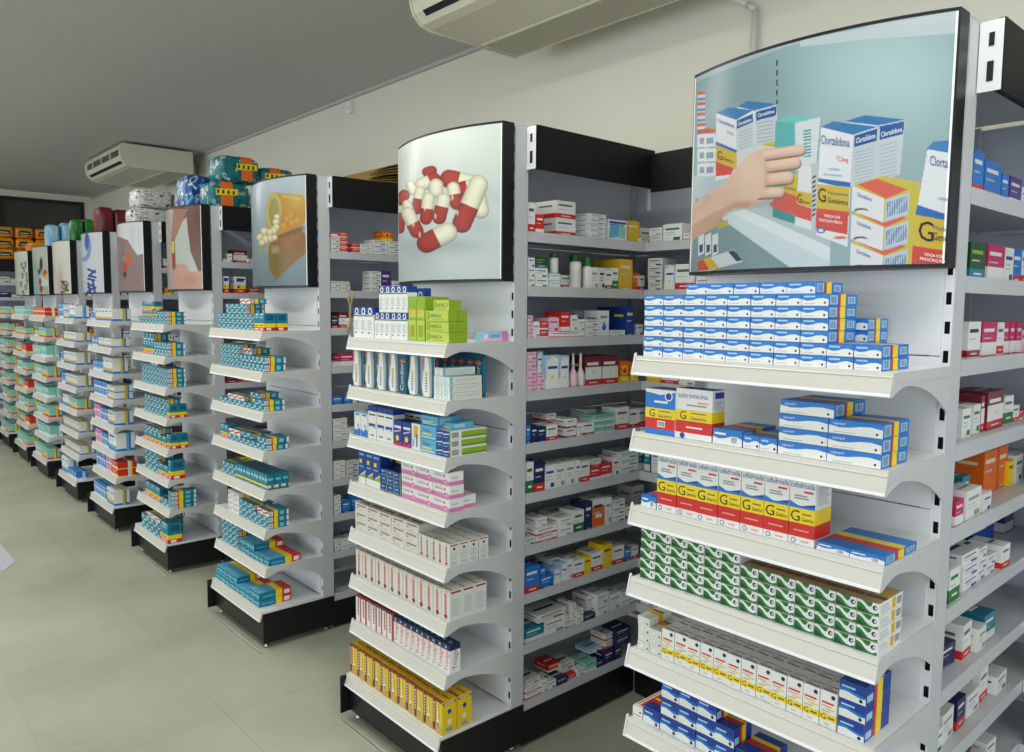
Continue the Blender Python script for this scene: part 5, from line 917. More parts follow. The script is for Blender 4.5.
# hand
SK, SK2 = (228, 192, 170), (196, 150, 124)
c.glow(250, 480, 90, 40, (120, 120, 120), 0.25, o1, s1)
c.poly([(0, 500), (60, 455), (110, 428), (160, 368), (205, 322), (262, 300), (290, 380), (275, 470), (205, 506), (150, 508), (120, 528), (85, 572), (0, 620)], SK, 1, o1, s1)
for A, B, r in (((235, 456), (305, 452), 18), ((235, 412), (334, 402), 21), ((235, 366), (358, 350), 21), ((230, 328), (376, 307), 18)):
    c.cap((A[0], A[1] + 5), (B[0] + 2, B[1] + 4), r, (158, 112, 92), None, o1, s1, amb=0.9); c.cap(A, B, r, (234, 198, 176), None, o1, s1, amb=0.80)
c.poly([(60, 455), (110, 428), (160, 368), (205, 322), (250, 306), (262, 380), (255, 460), (200, 498), (140, 500), (100, 520)], (230, 196, 174), 1, o1, s1)
c.glow(205, 375, 45, 50, (240, 212, 194), 0.7, o1, s1); c.glow(120, 470, 50, 30, (222, 184, 160), 0.6, o1, s1); c.glow(190, 492, 50, 12, (190, 142, 118), 0.6, o1, s1); c.glow(262, 400, 8, 60, (206, 164, 142), 0.5, o1, s1); c.glow(90, 540, 70, 30, SK2, 0.6, o1, s1) if False else None
msk = c.poly([(0, 570), (85, 520), (150, 490), (205, 490), (205, 506), (150, 508), (120, 528), (85, 572), (0, 620)], SK2, 0.6, o1, s1)
c.poly([(0, 500), (60, 455), (80, 470), (0, 560)], (214, 174, 150), 0.5, o1, s1)
c.ell(382, 303, 9, 7, (240, 206, 196), 1, o1, s1)
PXo = lambda x, y: (800 + x / 2.785, 10 + y / 2.785); PXa = lambda x, y: (690 + x / 3.42, 60 + y / 3.42)
LET = [('Clortalidona', PXo(58, 372), PXo(138, 382), 9, 'dblue'), ('12,5mg', PXo(102, 418), PXo(134, 424), 4.6, 'red'), ('CONTÉM', PXo(78, 445), PXo(110, 448), 2.2, 'blue'), ('60 Comprimidos', PXo(66, 460), PXo(118, 464), 2.2, 'blue'),
       ('G', PXo(50, 532), PXo(72, 536), 14, 'black'), ('Medicamento', PXo(78, 512), PXo(134, 518), 3, 'dgrey'), ('Genérico', PXo(78, 536), PXo(134, 544), 5.5, 'black'), ('VENDA SOB', PXo(66, 576), PXo(112, 582), 2.8, 'white'), ('PRESCRIÇÃO MÉDICA', PXo(54, 588), PXo(118, 597), 2.8, 'white'),
       ('Clortalidona', PXo(156, 372), PXo(210, 356), 5.5, 'white'), ('Clortalidona', PXo(226, 354), PXo(284, 338), 5, 'white'), ('Clorta', PXo(362, 432), PXo(412, 440), 10, 'dblue'), ('CONTÉM', PXo(384, 528), PXo(412, 534), 3, 'blue'), ('G', PXo(330, 640), PXo(372, 646), 20, 'black'), ('Medic', PXo(372, 612), PXo(410, 618), 5, 'dgrey'), ('Gene', PXo(372, 640), PXo(410, 646), 8, 'black'),
       ('VENDA SOB', PXo(346, 684), PXo(396, 691), 3, 'white'), ('PRESCRIÇÃO', PXo(334, 696), PXo(404, 705), 3, 'white'), ('Clortalidona', PXa(94, 212), PXa(150, 232), 4, 'dblue'), ('5mg', PXa(126, 250), PXa(146, 256), 3, 'red'), ('G', PXa(94, 338), PXa(110, 344), 9, 'black'), ('Genérico', PXa(114, 340), PXa(150, 354), 3.2, 'black'),
       ('Clortalidona', PXa(164, 226), PXa(210, 208), 3.6, 'white'), ('Clortalidona', PXa(232, 196), PXa(288, 180), 3.6, 'white'), ('G', PXa(367, 486), PXa(382, 490), 9, 'black'), ('Genérico', PXa(384, 488), PXa(412, 494), 3, 'black'), ('Genérico', PXa(322, 440), PXa(360, 448), 4, 'dgrey')]
for dx, dy in ((-4, 158), (-2, 79), (0, 0)): LET.append(('Clortalidona', PXo(160 + dx, 518 + dy), PXo(200 + dx, 533 + dy), 4, 'dblue'))
face_poster(0, c, LET)
# --- capsule poster
c = Canvas(1, 240, 260); c.grad((226, 236, 226), (206, 216, 214)); o3, s3 = (390, 115), 4.3
c.glow(250, 90, 200, 120, (242, 248, 242), 0.9, o3, s3); c.glow(230, 560, 170, 40, (150, 166, 172), 0.6, o3, s3); c.glow(400, 480, 60, 40, (170, 186, 190), 0.5, o3, s3); c.glow(120, 600, 60, 60, (160, 176, 180), 0.4, o3, s3); c.glow(430, 350, 60, 40, (190, 206, 206), 0.5, o3, s3)
RD, CR_ = (176, 52, 42), (240, 238, 212)
for A, B, r, a, b_2, sp in [((160, 245), (180, 240), 22, RD, RD, .5), ((190, 275), (135, 300), 28, RD, CR_, .35), ((255, 275), (375, 300), 40, RD, CR_, .33), ((310, 320), (385, 300), 34, RD, CR_, .3), ((380, 360), (390, 410), 36, CR_, CR_, .5), ((45, 365), (62, 345), 24, RD, RD, .5), ((42, 490), (46, 440), 20, RD, RD, .5), ((100, 325), (88, 300), 20, CR_, CR_, .5), ((115, 405), (128, 330), 23, RD, CR_, .6), ((198, 305), (198, 325), 32, CR_, CR_, .5), ((155, 445), (165, 360), 27, RD, CR_, .5), ((285, 380), (272, 315), 28, RD, CR_, .6), ((212, 440), (230, 365), 30, RD, CR_, .62), ((72, 385), (80, 400), 20, CR_, CR_, .5), ((115, 500), (78, 425), 30, RD, CR_, .45), ((310, 465), (380, 300), 42, RD, CR_, .45), ((158, 550), (246, 506), 43, RD, CR_, .5)]:
    c.cap(A, B, r, a, b_2, o3, s3, sp)
for x, y in ((290, 420), (150, 400), (195, 435), (268, 355), (100, 470), (128, 515)): c.ell(x, y, 5, 12, (250, 240, 235), 0.8, o3, s3)
face_poster(1, c, None)
# --- pill bottle poster
c = Canvas(2, 150, 190); c.grad((196, 212, 222), (112, 134, 144)); o4, s4 = (245, 165), 5.79
OR = (206, 150, 44)
c.poly([(175, 400), (320, 365), (356, 410), (352, 510), (215, 628), (182, 672), (142, 600), (132, 480)], (146, 104, 40), 0.95, o4, s4); c.glow(260, 440, 70, 40, (150, 84, 44), 0.7, o4, s4); c.glow(190, 580, 50, 60, (112, 104, 50), 0.6, o4, s4)
c.poly([(170, 158), (335, 178), (358, 225), (356, 310), (330, 352), (190, 412), (120, 345), (140, 205)], OR, 0.97, o4, s4); c.glow(300, 210, 60, 40, (214, 190, 80), 0.7, o4, s4); c.glow(250, 320, 60, 40, (190, 112, 40), 0.6, o4, s4)
for x, y in ((240, 310), (270, 330), (300, 320), (225, 350), (265, 290)): c.ell(x, y, 16, 18, (226, 172, 60), 0.7, o4, s4)
for x, y in ((215, 430), (245, 440), (275, 425), (305, 415), (235, 465), (265, 460)): c.ell(x, y, 15, 16, (176, 112, 48), 0.6, o4, s4)
c.poly([(190, 405), (330, 350), (352, 372), (200, 425)], (118, 70, 30), 0.5, o4, s4); c.poly([(210, 170), (320, 186), (330, 205), (214, 186)], (232, 206, 110), 0.6, o4, s4)
c.ell(165, 265, 46, 107, (214, 176, 84), 0.95, o4, s4); c.ell(165, 265, 42, 102, (196, 190, 112), 0.95, o4, s4); c.ell(168, 275, 30, 84, (150, 136, 60), 0.7, o4, s4)
for x, y, r in ((184, 300, 18), (178, 330, 20), (180, 360, 20), (165, 380, 22), (140, 390, 22), (110, 385, 24), (85, 420, 24), (120, 430, 26), (150, 425, 22), (170, 420, 18), (95, 450, 20)): c.cap((x, y), (x + 1, y), r, (238, 226, 180), None, o4, s4)
for x in (90, 125, 165, 185): c.ell(x, 490, 14, 24, (170, 164, 120), 0.7, o4, s4)
face_poster(2, c, None)
# --- bare skin poster
c = Canvas(3, 150, 220); c.grad((126, 84, 64), (112, 74, 56)); o5, s5 = (160, 195), 7.17
c.poly([(50, 100), (200, 100), (160, 190), (100, 320), (60, 330)], (176, 130, 112), 1, o5, s5); c.poly([(40, 100), (95, 110), (80, 330), (95, 560), (130, 700), (40, 700)], (196, 188, 184), 0.9, o5, s5)
c.glow(260, 200, 60, 160, (100, 62, 46), 0.7, o5, s5)
c.poly([(190, 158), (160, 190), (105, 320), (112, 500), (205, 560), (275, 545), (220, 410), (198, 250)], (202, 206, 200), 1, o5, s5)
c.poly([(84, 330), (102, 330), (100, 420), (84, 410)], (236, 220, 70), 1, o5, s5); c.poly([(84, 415), (104, 420), (100, 500), (88, 520)], (196, 40, 50), 1, o5, s5)
c.poly([(86, 560), (130, 492), (190, 505), (212, 550), (300, 545), (300, 700), (140, 700), (95, 620)], (214, 164, 146), 1, o5, s5); c.glow(230, 610, 50, 40, (186, 134, 116), 0.6, o5, s5); c.glow(150, 540, 40, 40, (226, 170, 156), 0.7, o5, s5)
face_poster(3, c, None)
# --- remaining posters down the aisle
o6, s6 = (15, 210), 6.827
c = Canvas(4, 120, 170); c.grad((160, 134, 128), (150, 126, 124)); c.glow(740, 330, 30, 120, (120, 92, 88), 0.5, o6, s6)
c.poly([(700, 90), (890, 80), (886, 296), (835, 308), (805, 262), (770, 205), (700, 180)], (226, 228, 232), 1, o6, s6); c.glow(800, 180, 12, 70, (200, 204, 212), 0.6, o6, s6); c.glow(850, 180, 8, 80, (206, 210, 216), 0.6, o6, s6)
for x, y, r, cc in ((765, 300, 14, (226, 96, 40)), (770, 350, 18, (230, 90, 40)), (752, 390, 16, (200, 70, 40)), (758, 270, 10, (90, 150, 200)), (745, 330, 10, (120, 160, 170)), (750, 440, 12, (80, 50, 40))): c.ell(x, y, r, r * 1.6, cc, 1, o6, s6)
face_poster(4, c, None)
c = Canvas(5, 100, 160); c.grad((222, 224, 230), (214, 218, 228))
c.ell(478, 250, 42, 100, (120, 150, 206), 0.9, o6, s6); c.ell(466, 240, 34, 84, (206, 216, 232), 1, o6, s6); c.ell(490, 215, 14, 60, (52, 88, 176), 0.9, o6, s6)
for A, B in (((500, 405), (545, 425)), ((545, 415), (505, 450)), ((510, 450), (550, 460)), ((500, 470), (540, 480)), ((530, 480), (545, 560)), ((500, 500), (515, 560)), ((515, 510), (550, 530)), ((500, 530), (545, 545)), ((495, 560), (520, 540))): c.cap(A, B, 7, (44, 74, 170), None, o6, s6)
face_poster(5, c, None)
c = Canvas(6, 80, 140); c.grad((230, 228, 220), (222, 216, 208)); c.glow(310, 480, 20, 100, (170, 150, 150), 0.5, o6, s6)
for i in range(16): c.ell(320 + (i * 37) % 46, 490 + (i * 23) % 80, 9, 9, [(90, 96, 60), (130, 120, 84), (70, 70, 50), (168, 150, 110)][i % 4], 1, o6, s6)
face_poster(6, c, None)
c = Canvas(7, 80, 140); c.grad((196, 204, 186), (150, 186, 190)); c.ell(205, 480, 36, 40, (206, 226, 232), 1, o6, s6)
for x, y, rx, ry, cc in ((178, 370, 10, 44, (96, 40, 50)), (165, 420, 10, 20, (70, 110, 60)), (205, 435, 14, 26, (206, 60, 44)), (214, 455, 12, 22, (226, 190, 60)), (172, 490, 10, 24, (200, 60, 50)), (180, 540, 12, 24, (170, 60, 60)), (195, 560, 8, 20, (226, 200, 90))): c.ell(x, y, rx, ry, cc, 1, o6, s6)
face_poster(7, c, None)
c = Canvas(8, 70, 130); c.grad((222, 226, 212), (206, 216, 200))
for i, (x, y) in enumerate(((45, 370), (70, 365), (50, 440), (78, 440), (40, 500), (72, 520), (55, 560), (82, 480), (60, 400))): c.ell(x, y, 8, 12, (120, 130, 112), 0.9, o6, s6); c.ell(x + 3, y + 20, 5, 6, (60, 66, 60), 0.8, o6, s6)
face_poster(8, c, None)

# ------------------------------------------------------------------ air conditioners under the ceiling
def air_conditioner(x0, ya, yb, label):
    e = link('air_conditioner', None, None, (x0, ya, 2.83)); tag(e, label, 'air conditioner', 'ceiling air conditioners'); L = yb - ya
    b = MB(); b.prism_xz([(0.0, 0.09), (0.015, 0.05), (0.055, 0.012), (0.10, 0.0), (0.62, 0.0), (0.62, 0.20), (0.02, 0.20), (0.0, 0.17)], 0.0, L, M_ac)
    link('body', b.mesh('body'), e)
    for yy in (-0.012, L): link('end_cap', (lambda q: (q.prism_xz([(-0.006, 0.09), (0.010, 0.045), (0.052, 0.006), (0.10, -0.006), (0.626, -0.006), (0.626, 0.19), (0.02, 0.19), (-0.006, 0.16)], yy, yy + 0.012, M_ac), q.mesh('end_cap'))[1])(MB()), e)
    o_ = MB(); o_.geo([(-0.0012, 0.06, 0.094), (-0.0012, L - 0.06, 0.094), (-0.0012, L - 0.06, 0.150), (-0.0012, 0.06, 0.150)], [(0, 3, 2, 1)], M_slot); link('air_outlet', o_.mesh('air_outlet'), e)
    n = 3
    for i in range(n):
        z = 0.100 + i * 0.018; q_ = MB(); q_.prism_xz([(-0.010, z), (-0.002, z + 0.008), (-0.002, z + 0.0095), (-0.010, z + 0.0015)], 0.06, L - 0.06, M_ac); link('louver', q_.mesh('louver'), e)
    for yy in (0.3, 0.6, 0.9):
        if yy < L - 0.1: link('louver_divider', boxmesh('louver_divider', -0.011, -0.002, yy, yy + 0.012, 0.094, 0.150, M_ac), e)
    s2_ = MB(); s2_.geo([(0.0125, 0.06, 0.0500), (0.0125, L - 0.06, 0.0500), (0.0330, L - 0.06, 0.0305), (0.0330, 0.06, 0.0305)], [(0, 1, 2, 3)], M_slot); link('lower_slot', s2_.mesh('lower_slot'), e)
    g = MB(); g.box(0.385, 0.60, 0.03, L - 0.03, -0.0035, -0.002, M_slot)
    y = 0.034
    while y < L - 0.036: g.box(0.388, 0.597, y, y + 0.007, -0.008, -0.0036, M_acd); y += 0.0125
    go = link('intake_grille', g.mesh('intake_grille'), e); go['kind'] = 'stuff'
    for a in (0.375, 0.598): link('grille_frame', boxmesh('grille_frame', a, a + 0.010, 0.02, L - 0.02, -0.009, -0.0002, M_ac), e)
    link('grille_frame', boxmesh('grille_frame', 0.385, 0.598, L - 0.03, L - 0.02, -0.009, -0.0002, M_ac), e)
    for yy in (0.15, L - 0.15): link('hanger', boxmesh('hanger', 0.25, 0.29, yy, yy + 0.04, 0.20, CEIL - 2.83, M_slot), e)
air_conditioner(1.985, 1.66, 2.90, 'cream ceiling air conditioner above the capsule poster gondola')
air_conditioner(2.03, 7.50, 8.70, 'cream ceiling air conditioner far down the aisle above paper packs')
def pipe(name, pts, r, mt, label, cat):
    b = MB()
    for p, q_ in zip(pts, pts[1:]): b.tube(p, q_, r, mt, 10)
    o = link(name, b.mesh(name)); tag(o, label, cat); return o
pipe('refrigerant_pipe', [(2.665, 7.62, 2.98), (2.72, 7.62, 2.98), (2.74, 7.62, 2.95), (2.74, 7.62, 2.72)], 0.016, mat('pipe_grey', (120, 120, 112), 0.6), 'grey insulated pipe behind the far air conditioner', 'pipe')
pipe('drain_pipe', [(2.775, 1.90, 2.90), (2.775, 1.74, 2.80), (2.775, 1.705, 2.77), (2.775, 1.705, 2.20)], 0.011, mat('pipe_white', (216, 214, 206), 0.5), 'white drain pipe running down the wall behind the hand poster', 'pipe')
sn = MB(); sn.prism_xz([(-0.032, 0), (-0.036, 0.02), (-0.030, 0.075), (0, 0.085), (0, 0)], -0.025, 0.025, cm('white')); so = link('motion_sensor', sn.mesh('motion_sensor'), None, (XW - 0.001, 4.82, 2.93)); tag(so, 'small white motion sensor on the wall below the ceiling', 'sensor')
link('indicator', boxmesh('indicator', -0.0372, -0.0362, -0.004, 0.004, 0.03, 0.038, cm('red')), so)
# ------------------------------------------------------------------ soft packs on top of the gondolas
def pack_mat(name, cols, scale=6.0, stretch=(1, 1, 1), rough=0.3):
    m = bpy.data.materials.new(name); m.use_nodes = True; nt = m.node_tree; b = nt.nodes['Principled BSDF']; b.inputs['Roughness'].default_value = rough
    tc = nt.nodes.new('ShaderNodeTexCoord'); mp = nt.nodes.new('ShaderNodeMapping'); mp.inputs['Scale'].default_value = stretch
    nz = nt.nodes.new('ShaderNodeTexNoise'); nz.inputs['Scale'].default_value = scale; nz.inputs['Detail'].default_value = 1.5
    cr = nt.nodes.new('ShaderNodeValToRGB'); cr.color_ramp.interpolation = 'CONSTANT'
    while len(cr.color_ramp.elements) < len(cols): cr.color_ramp.elements.new(0.5)
    for i, (p, c_) in enumerate(cols): cr.color_ramp.elements[i].position = p; cr.color_ramp.elements[i].color = (*lin(PAL[c_] if isinstance(c_, str) else c_), 1)
    nt.links.new(tc.outputs['Object'], mp.inputs['Vector']); nt.links.new(mp.outputs['Vector'], nz.inputs['Vector']); nt.links.new(nz.outputs['Fac'], cr.inputs['Fac']); nt.links.new(cr.outputs['Color'], b.inputs['Base Color'])
    return m
PK = {'teal': pack_mat('teal_pack_film', [(0, 'dteal'), (.40, (0, 118, 120)), (.60, 'white'), (.64, 'teal'), (.70, 'orange')], 26), 'blue': pack_mat('blue_pack_film', [(0, 'dblue'), (.42, (40, 84, 160)), (.5, 'sky'), (.56, 'white'), (.60, 'green'), (.64, 'dblue')], 22),
      'silver': pack_mat('silver_pack_film', [(0, 'navy'), (.36, 'lgrey'), (.46, 'off'), (.56, 'grey'), (.62, 'white'), (.72, 'dblue')], 16, (1, 1, 3)), 'maroon': pack_mat('maroon_pack_film', [(0, (90, 20, 34)), (.48, (120, 26, 40)), (.6, 'gold'), (.66, 'off')], 9, (1, 1, .3)),
      'green': pack_mat('green_pack_film', [(0, 'dgreen'), (.42, 'green'), (.56, 'lime'), (.62, 'white'), (.68, 'orange')], 9, (1.6, 1.6, .4)), 'lblue': pack_mat('light_blue_pack_film', [(0, 'lblue'), (.45, 'pblue'), (.58, 'sky'), (.66, 'white')], 12, (1.6, 1.6, .4)),
      'orange': pack_mat('orange_pack_film', [(0, 'orange'), (.40, (224, 150, 30)), (.56, 'gold'), (.66, 'white')], 7)}
M_orange = mat('orange_band_film', (232, 112, 34), 0.3); M_yl = mat('yellow_print', (240, 220, 40), 0.35); M_pblack = mat('black_print', (18, 18, 20), 0.4); M_clear = mat('white_film', (226, 226, 220), 0.35)
PM = {}
def pack_mesh(style, w, d, h):
    key = (style, w, d, h)
    if key in PM: return PM[key]
    b = MB(); nu, nv = 28, 14; e1, e2 = 0.38, 0.30
    sp = lambda a, p: math.copysign(abs(a) ** p, a)
    v = []
    rs = random.Random(sum(map(ord, style)) + round(w * 100))
    ph_ = [rs.uniform(0, 6.28) for _ in range(4)]
    for j in range(nv + 1):
        t = -math.pi / 2 + math.pi * j / nv
        for i in range(nu):
            a = 2 * math.pi * i / nu; x, y, z = sp(math.cos(t), e1) * sp(math.cos(a), e2), sp(math.cos(t), e1) * sp(math.sin(a), e2), sp(math.sin(t), e1)
            k_ = 1 + 0.025 * math.sin(9 * a + ph_[0] + 4 * t) * math.cos(t) + 0.02 * math.sin(17 * a + ph_[1]) * math.cos(t)
            v.append((x * w / 2 * k_ * 0.96, d / 2 + y * d / 2 * k_ * 0.96, h / 2 + z * h / 2))
    f = [(j * nu + i, j * nu + (i + 1) % nu, (j + 1) * nu + (i + 1) % nu, (j + 1) * nu + i) for j in range(nv) for i in range(nu)]
    b.geo(v, f, PK[style], True); PM[key] = b.mesh('soft_pack'); return PM[key]
def soft_pack(k, dy, u, w, d, h, zo, style, label, band=False, rot=0.0, cat='package'):
    Y = GY[k] + dy; z = H + TOPDZ[k] - 0.006 + zo; x = max(x_from_u(u, Y, z + h / 2), X0 - 0.04 + w / 2)
    o = link('soft_pack', pack_mesh(style, w, d, h), None, (x, Y, z + 0.001), rot); tag(o, label, cat, 'packs on top of the gondolas')
    if band:
        bb = MB(); n = 10; lo, hi = band
        for side in (0, 1):
            pass
        pr_ = [(-0.5, 0.10), (-0.5, 0.80), (-0.44, 0.97), (0.44, 0.97), (0.5, 0.80), (0.5, 0.10)]
        x0_, x1_ = lo * w, hi * w; q0, q1 = -0.003, d + 0.003
        pts = [(q0, 0.10 * h), (q0, 0.82 * h), (0.06 * d, 0.985 * h), (0.5 * d, 1.012 * h), (0.94 * d, 0.985 * h), (q1, 0.82 * h), (q1, 0.10 * h)]
        for (ya, za), (yb, zb) in zip(pts, pts[1:]): bb.face([(x0_, ya, za), (x1_, ya, za), (x1_, yb, zb), (x0_, yb, zb)], M_orange)
        link('band', bb.mesh('band'), o)
        lb = MB(); lb.face([(x0_ - 0.03, q0 - 0.002, .46 * h), (x1_ + 0.03, q0 - 0.002, .52 * h), (x1_ + 0.03, q0 - 0.002, .74 * h), (x0_ - 0.03, q0 - 0.002, .70 * h)], M_yl)
        for i in range(4): xx = x0_ - 0.022 + i * (x1_ - x0_ + 0.05) / 4; lb.face([(xx, q0 - 0.003, .52 * h), (xx + 0.012, q0 - 0.003, .54 * h), (xx + 0.012, q0 - 0.003, .67 * h), (xx, q0 - 0.003, .66 * h)], M_pblack)
        link('label', lb.mesh('label'), o)
    return o
soft_pack(3, 0.05, 231, 0.26, 0.20, 0.165, 0, 'teal', 'teal pack with orange band beneath another teal pack, above bare skin poster', (-0.25, 0.05))
soft_pack(3, 0.06, 241, 0.27, 0.20, 0.165, 0.166, 'teal', 'teal pack with orange band stacked highest above the bare skin poster', (0.0, 0.28), 0.08)
soft_pack(3, 0.08, 277, 0.24, 0.20, 0.15, 0, 'teal', 'teal pack with orange band hidden beneath its twin behind pill bottle poster', (-0.2, 0.1))
soft_pack(3, 0.08, 277, 0.24, 0.20, 0.14, 0.151, 'teal', 'teal pack with orange band peeping out behind the pill bottle poster', (-0.2, 0.1), -0.1)
soft_pack(3, 0.34, 203, 0.20, 0.22, 0.235, 0, 'blue', 'blue patterned pack beside the teal packs above the bare skin poster')
soft_pack(4, 0.30, 151, 0.26, 0.22, 0.135, 0, 'silver', 'silver grey pack lying under another above the white drape poster')
soft_pack(4, 0.31, 156, 0.27, 0.22, 0.145, 0.136, 'silver', 'silver grey pack on top of another above the white drape poster', False, 0.06)
soft_pack(4, 0.30, 184, 0.17, 0.22, 0.12, 0, 'silver', 'silver grey pack behind the lower one above the white drape poster')
soft_pack(4, 0.30, 187, 0.17, 0.22, 0.14, 0.136, 'silver', 'silver grey pack behind the upper one above the white drape poster')
soft_pack(5, 0.30, 107, 0.125, 0.22, 0.24, 0, 'maroon', 'maroon and gold pack above the blue pattern poster'); soft_pack(5, 0.30, 123, 0.125, 0.22, 0.23, 0, 'maroon', 'maroon pack next to the gold printed one above blue pattern poster')
soft_pack(6, 0.30, 79, 0.09, 0.2, 0.23, 0, 'green', 'green leafy printed pack above the plain white poster'); soft_pack(6, 0.30, 90, 0.09, 0.2, 0.24, 0, 'green', 'dark green pack beside the leafy printed one above plain white poster'); soft_pack(6, 0.30, 101, 0.09, 0.2, 0.23, 0, 'green', 'dark green pack farthest from the leafy printed one above plain white poster')
soft_pack(7, 0.30, 54, 0.115, 0.2, 0.25, 0, 'lblue', 'pale blue pack above the fruit dish poster'); soft_pack(7, 0.30, 68, 0.115, 0.2, 0.28, 0, 'lblue', 'taller pale blue pack above the fruit dish poster')
soft_pack(8, 0.20, 40, 0.24, 0.2, 0.12, 0, 'orange', 'orange yellow pack lying above the pale mint poster')
# flattened cardboard on top of the bay behind the capsule poster
M_card = mat('corrugated_card', (150, 122, 62), 0.8, var=0.25, scale=60)
for i in range(8):
    up_ = lambda x_: H + TOPDZ[2] + 0.001 + i * 0.0052 + (i / 7) * 0.095 * math.sin(math.pi * min(1, max(0, x_ / 0.66))) ** 0.8
    xs_ = [0.66 * j_ / 12 for j_ in range(13)]; pr_ = [(x_, up_(x_)) for x_ in xs_]
    b = MB(); b.prism_xz(pr_ + [(x_, z_ + 0.0042) for x_, z_ in pr_[::-1]], 0, 0.50, M_card)
    o = link('cardboard_sheet', b.mesh('cardboard_sheet'), None, (2.05, 3.34 + 0.012 * ((i * 5) % 4), 0)); tag(o, 'flattened brown cardboard sheet, %s of the stack on pill-bottle gondola' % ['lowest', 'second', 'third', 'fourth', 'fifth', 'sixth', 'seventh', 'topmost'][i], 'cardboard', 'flattened cardboard sheets')
# twine hanging from the second side shelf by the pill-bottle poster
yc_ = GY[2] - 0.006; xc_ = x_from_u(350, yc_, 1.6); tw_ = MB(); M_tw = mat('beige_twine', (206, 186, 132), 0.8)
for pa, pb in (((-0.016, 0, 0), (-0.004, -0.002, -0.06)), ((0.018, 0, 0), (0.004, -0.002, -0.06)), ((0, -0.002, -0.05), (-0.002, -0.003, -0.13)), ((-0.002, -0.003, -0.12), (-0.012, -0.002, -0.19)), ((0.0, -0.003, -0.12), (0.006, -0.002, -0.17))): tw_.tube(pa, pb, 0.0045, M_tw, 6)
tag(link('hanging_twine', tw_.mesh('hanging_twine'), None, (xc_, yc_, SIDEZ[1] - 0.004)), 'knotted beige twine hanging from a side shelf by pill-bottle poster', 'twine')
# ------------------------------------------------------------------ shelving across the back wall
bk = link('wall_shelf_unit', None, None, (-1.0, 11.38, 0)); tag(bk, 'dark headed shelving across the back wall under orange packs', 'shelf unit'); LB = 3.40
sm = boxmesh('shelf', 0, LB, 0.003, 0.34, -0.01, 0, M_side); lm = boxmesh('price_rail', 0, LB, 0, 0.003, -0.034, 0.004, M_side)
for z in SIDEZ: s_ = link('shelf', sm, bk, (0, 0, z)); link('price_rail', lm, s_)
link('back_panel', boxmesh('back_panel', 0, LB, 0.341, 0.349, 0.15, 2.15, M_spine), bk); link('header_panel', boxmesh('header_panel', 0, LB, -0.02, -0.004, 2.00, 2.15, M_header), bk)
link('kick_plate', boxmesh('kick_plate', 0, LB, 0.01, 0.02, 0, 0.136, M_black), bk); link('top_cover', boxmesh('top_cover', 0, LB, -0.004, 0.345, 2.13, 2.148, M_side), bk)
for r in range(3):
    for i in range(3):
        o = link('soft_pack', pack_mesh('orange', 0.21, 0.2, 0.135), None, (1.72 + 0.217 * i, 11.41, 2.15 + r * 0.136)); tag(o, 'orange pack, %s layer, %s side wall, on the back shelving' % (['bottom', 'middle', 'top'][r], ['third from', 'second from', 'nearest'][i]), 'package', 'orange packs on the back shelving')
        lt = MB(); lt.face([(-0.07, -0.003, 0.045), (0.07, -0.003, 0.045), (0.06, -0.003, 0.09), (-0.05, -0.003, 0.095)], M_pblack); lt.face([(-0.055, -0.004, 0.058), (0.05, -0.004, 0.058), (0.045, -0.004, 0.066), (-0.045, -0.004, 0.068)], M_clear); link('label', lt.mesh('label'), o)
for s in range(10):
    x = 1.45
    while x < 2.1:
        name = ['w_navyline', 'navyc', 'w_plain', 'maroonbox', 'w_plain', 'rederbox', 'w_navyline', 'bluec'][(s + int(x * 10)) % 8]; w = 0.11; h = 0.05 + 0.04 * ((s * 3 + int(x * 10)) % 3) / 2
        put(name, carton_mesh(name, w, 0.1, h), (x, 11.40, SIDEZ[s] + 0.001), 0, '%s shelf across back wall' % ORDS[s], 0.02); x += w + 0.012
# paper mat on the floor
pm_ = MB(); pm_.geo([(0.40, 5.36, 0.0005), (0.73, 5.40, 0.0005), (0.81, 5.55, 0.0005), (0.80, 6.05, 0.0005), (0.40, 6.05, 0.0005), (0.40, 5.36, 0.003), (0.73, 5.40, 0.003), (0.81, 5.55, 0.003), (0.80, 6.05, 0.003), (0.40, 6.05, 0.003)], [(4, 3, 2, 1, 0), (5, 6, 7, 8, 9), (0, 1, 6, 5), (1, 2, 7, 6), (2, 3, 8, 7), (3, 4, 9, 8), (4, 0, 5, 9)], mat('pale_mat', (190, 192, 200), 0.7))
tag(link('floor_mat', pm_.mesh('floor_mat')), 'pale grey mat lying flat on the aisle floor', 'mat')

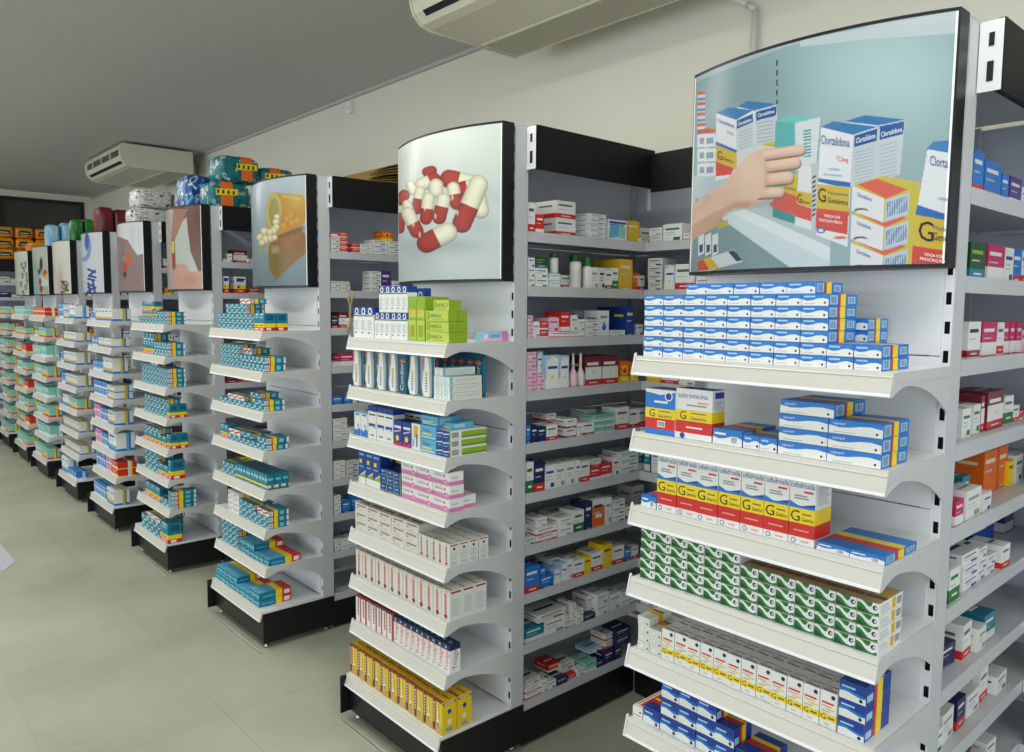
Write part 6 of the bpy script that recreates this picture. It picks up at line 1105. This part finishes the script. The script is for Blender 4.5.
# ------------------------------------------------------------------ labels: each carton by its layer, row and distance from the post or corner
NTH = ['nearest', 'second', 'third', 'fourth', 'fifth', 'sixth', 'seventh', 'eighth', 'ninth', 'tenth', 'eleventh', 'twelfth', 'thirteenth', 'fourteenth', 'fifteenth']
def clusters(vals, tol):
    out = []
    for v in sorted(vals):
        if not out or v - out[-1] > tol: out.append(v)
    return out
def which(v, cl, tol): return max(i for i, c_ in enumerate(cl) if v >= c_ - tol * 0.5)
BY = {}
for o_, d_, w_ in ENTRIES: BY.setdefault((d_, w_), []).append(o_)
for (d_, w_), os_ in BY.items():
    end = 'wall shelf' in w_ or 'shelf un' in w_
    ax = 1 if (' shelf under ' in w_ or ' wall shelf ' in w_) else 0
    sgn = -1 if (' wall shelf ' in w_ or 'across back wall' in w_) else 1
    ref = 'corner' if sgn < 0 else 'post'
    zc = clusters([o_.location.z for o_ in os_], 0.012)
    for o_ in os_:
        L_ = d_ ; li = which(o_.location.z, zc, 0.012)
        mates = [m_ for m_ in os_ if which(m_.location.z, zc, 0.012) == li]
        rc = clusters([m_.location[1 - ax] for m_ in mates], 0.012); ri = which(o_.location[1 - ax], rc, 0.012)
        rowm = sorted([m_ for m_ in mates if which(m_.location[1 - ax], rc, 0.012) == ri], key=lambda m_: sgn * m_.location[ax])
        pi_ = rowm.index(o_)
        a_ = [] ; n_l = len(zc); n_r = len(rc)
        if n_l > 1: a_.append(('bottom' if li == 0 else 'top' if li == n_l - 1 else NTH[li]) + ' layer')
        if n_r > 1: a_.append(('front' if ri == 0 else 'back' if ri == n_r - 1 else 'middle' if n_r == 3 else NTH[ri]) + ' row')
        if len(rowm) > 1: a_.append(('nearest ' if pi_ == 0 else NTH[pi_] + ' from ') + ref)
        full = ', '.join([d_] + a_ + [w_])
        if len(full.replace(',', '').split()) > 16: a_ = [x_ for x_ in a_ if x_ != 'front row']; full = ', '.join([d_] + a_ + [w_])
        while len(full.replace(',', '').split()) > 16 and a_: a_.pop(0); full = ', '.join([d_] + a_ + [w_])
        o_['label'] = full; o_['group'] = d_ + ' on the ' + w_
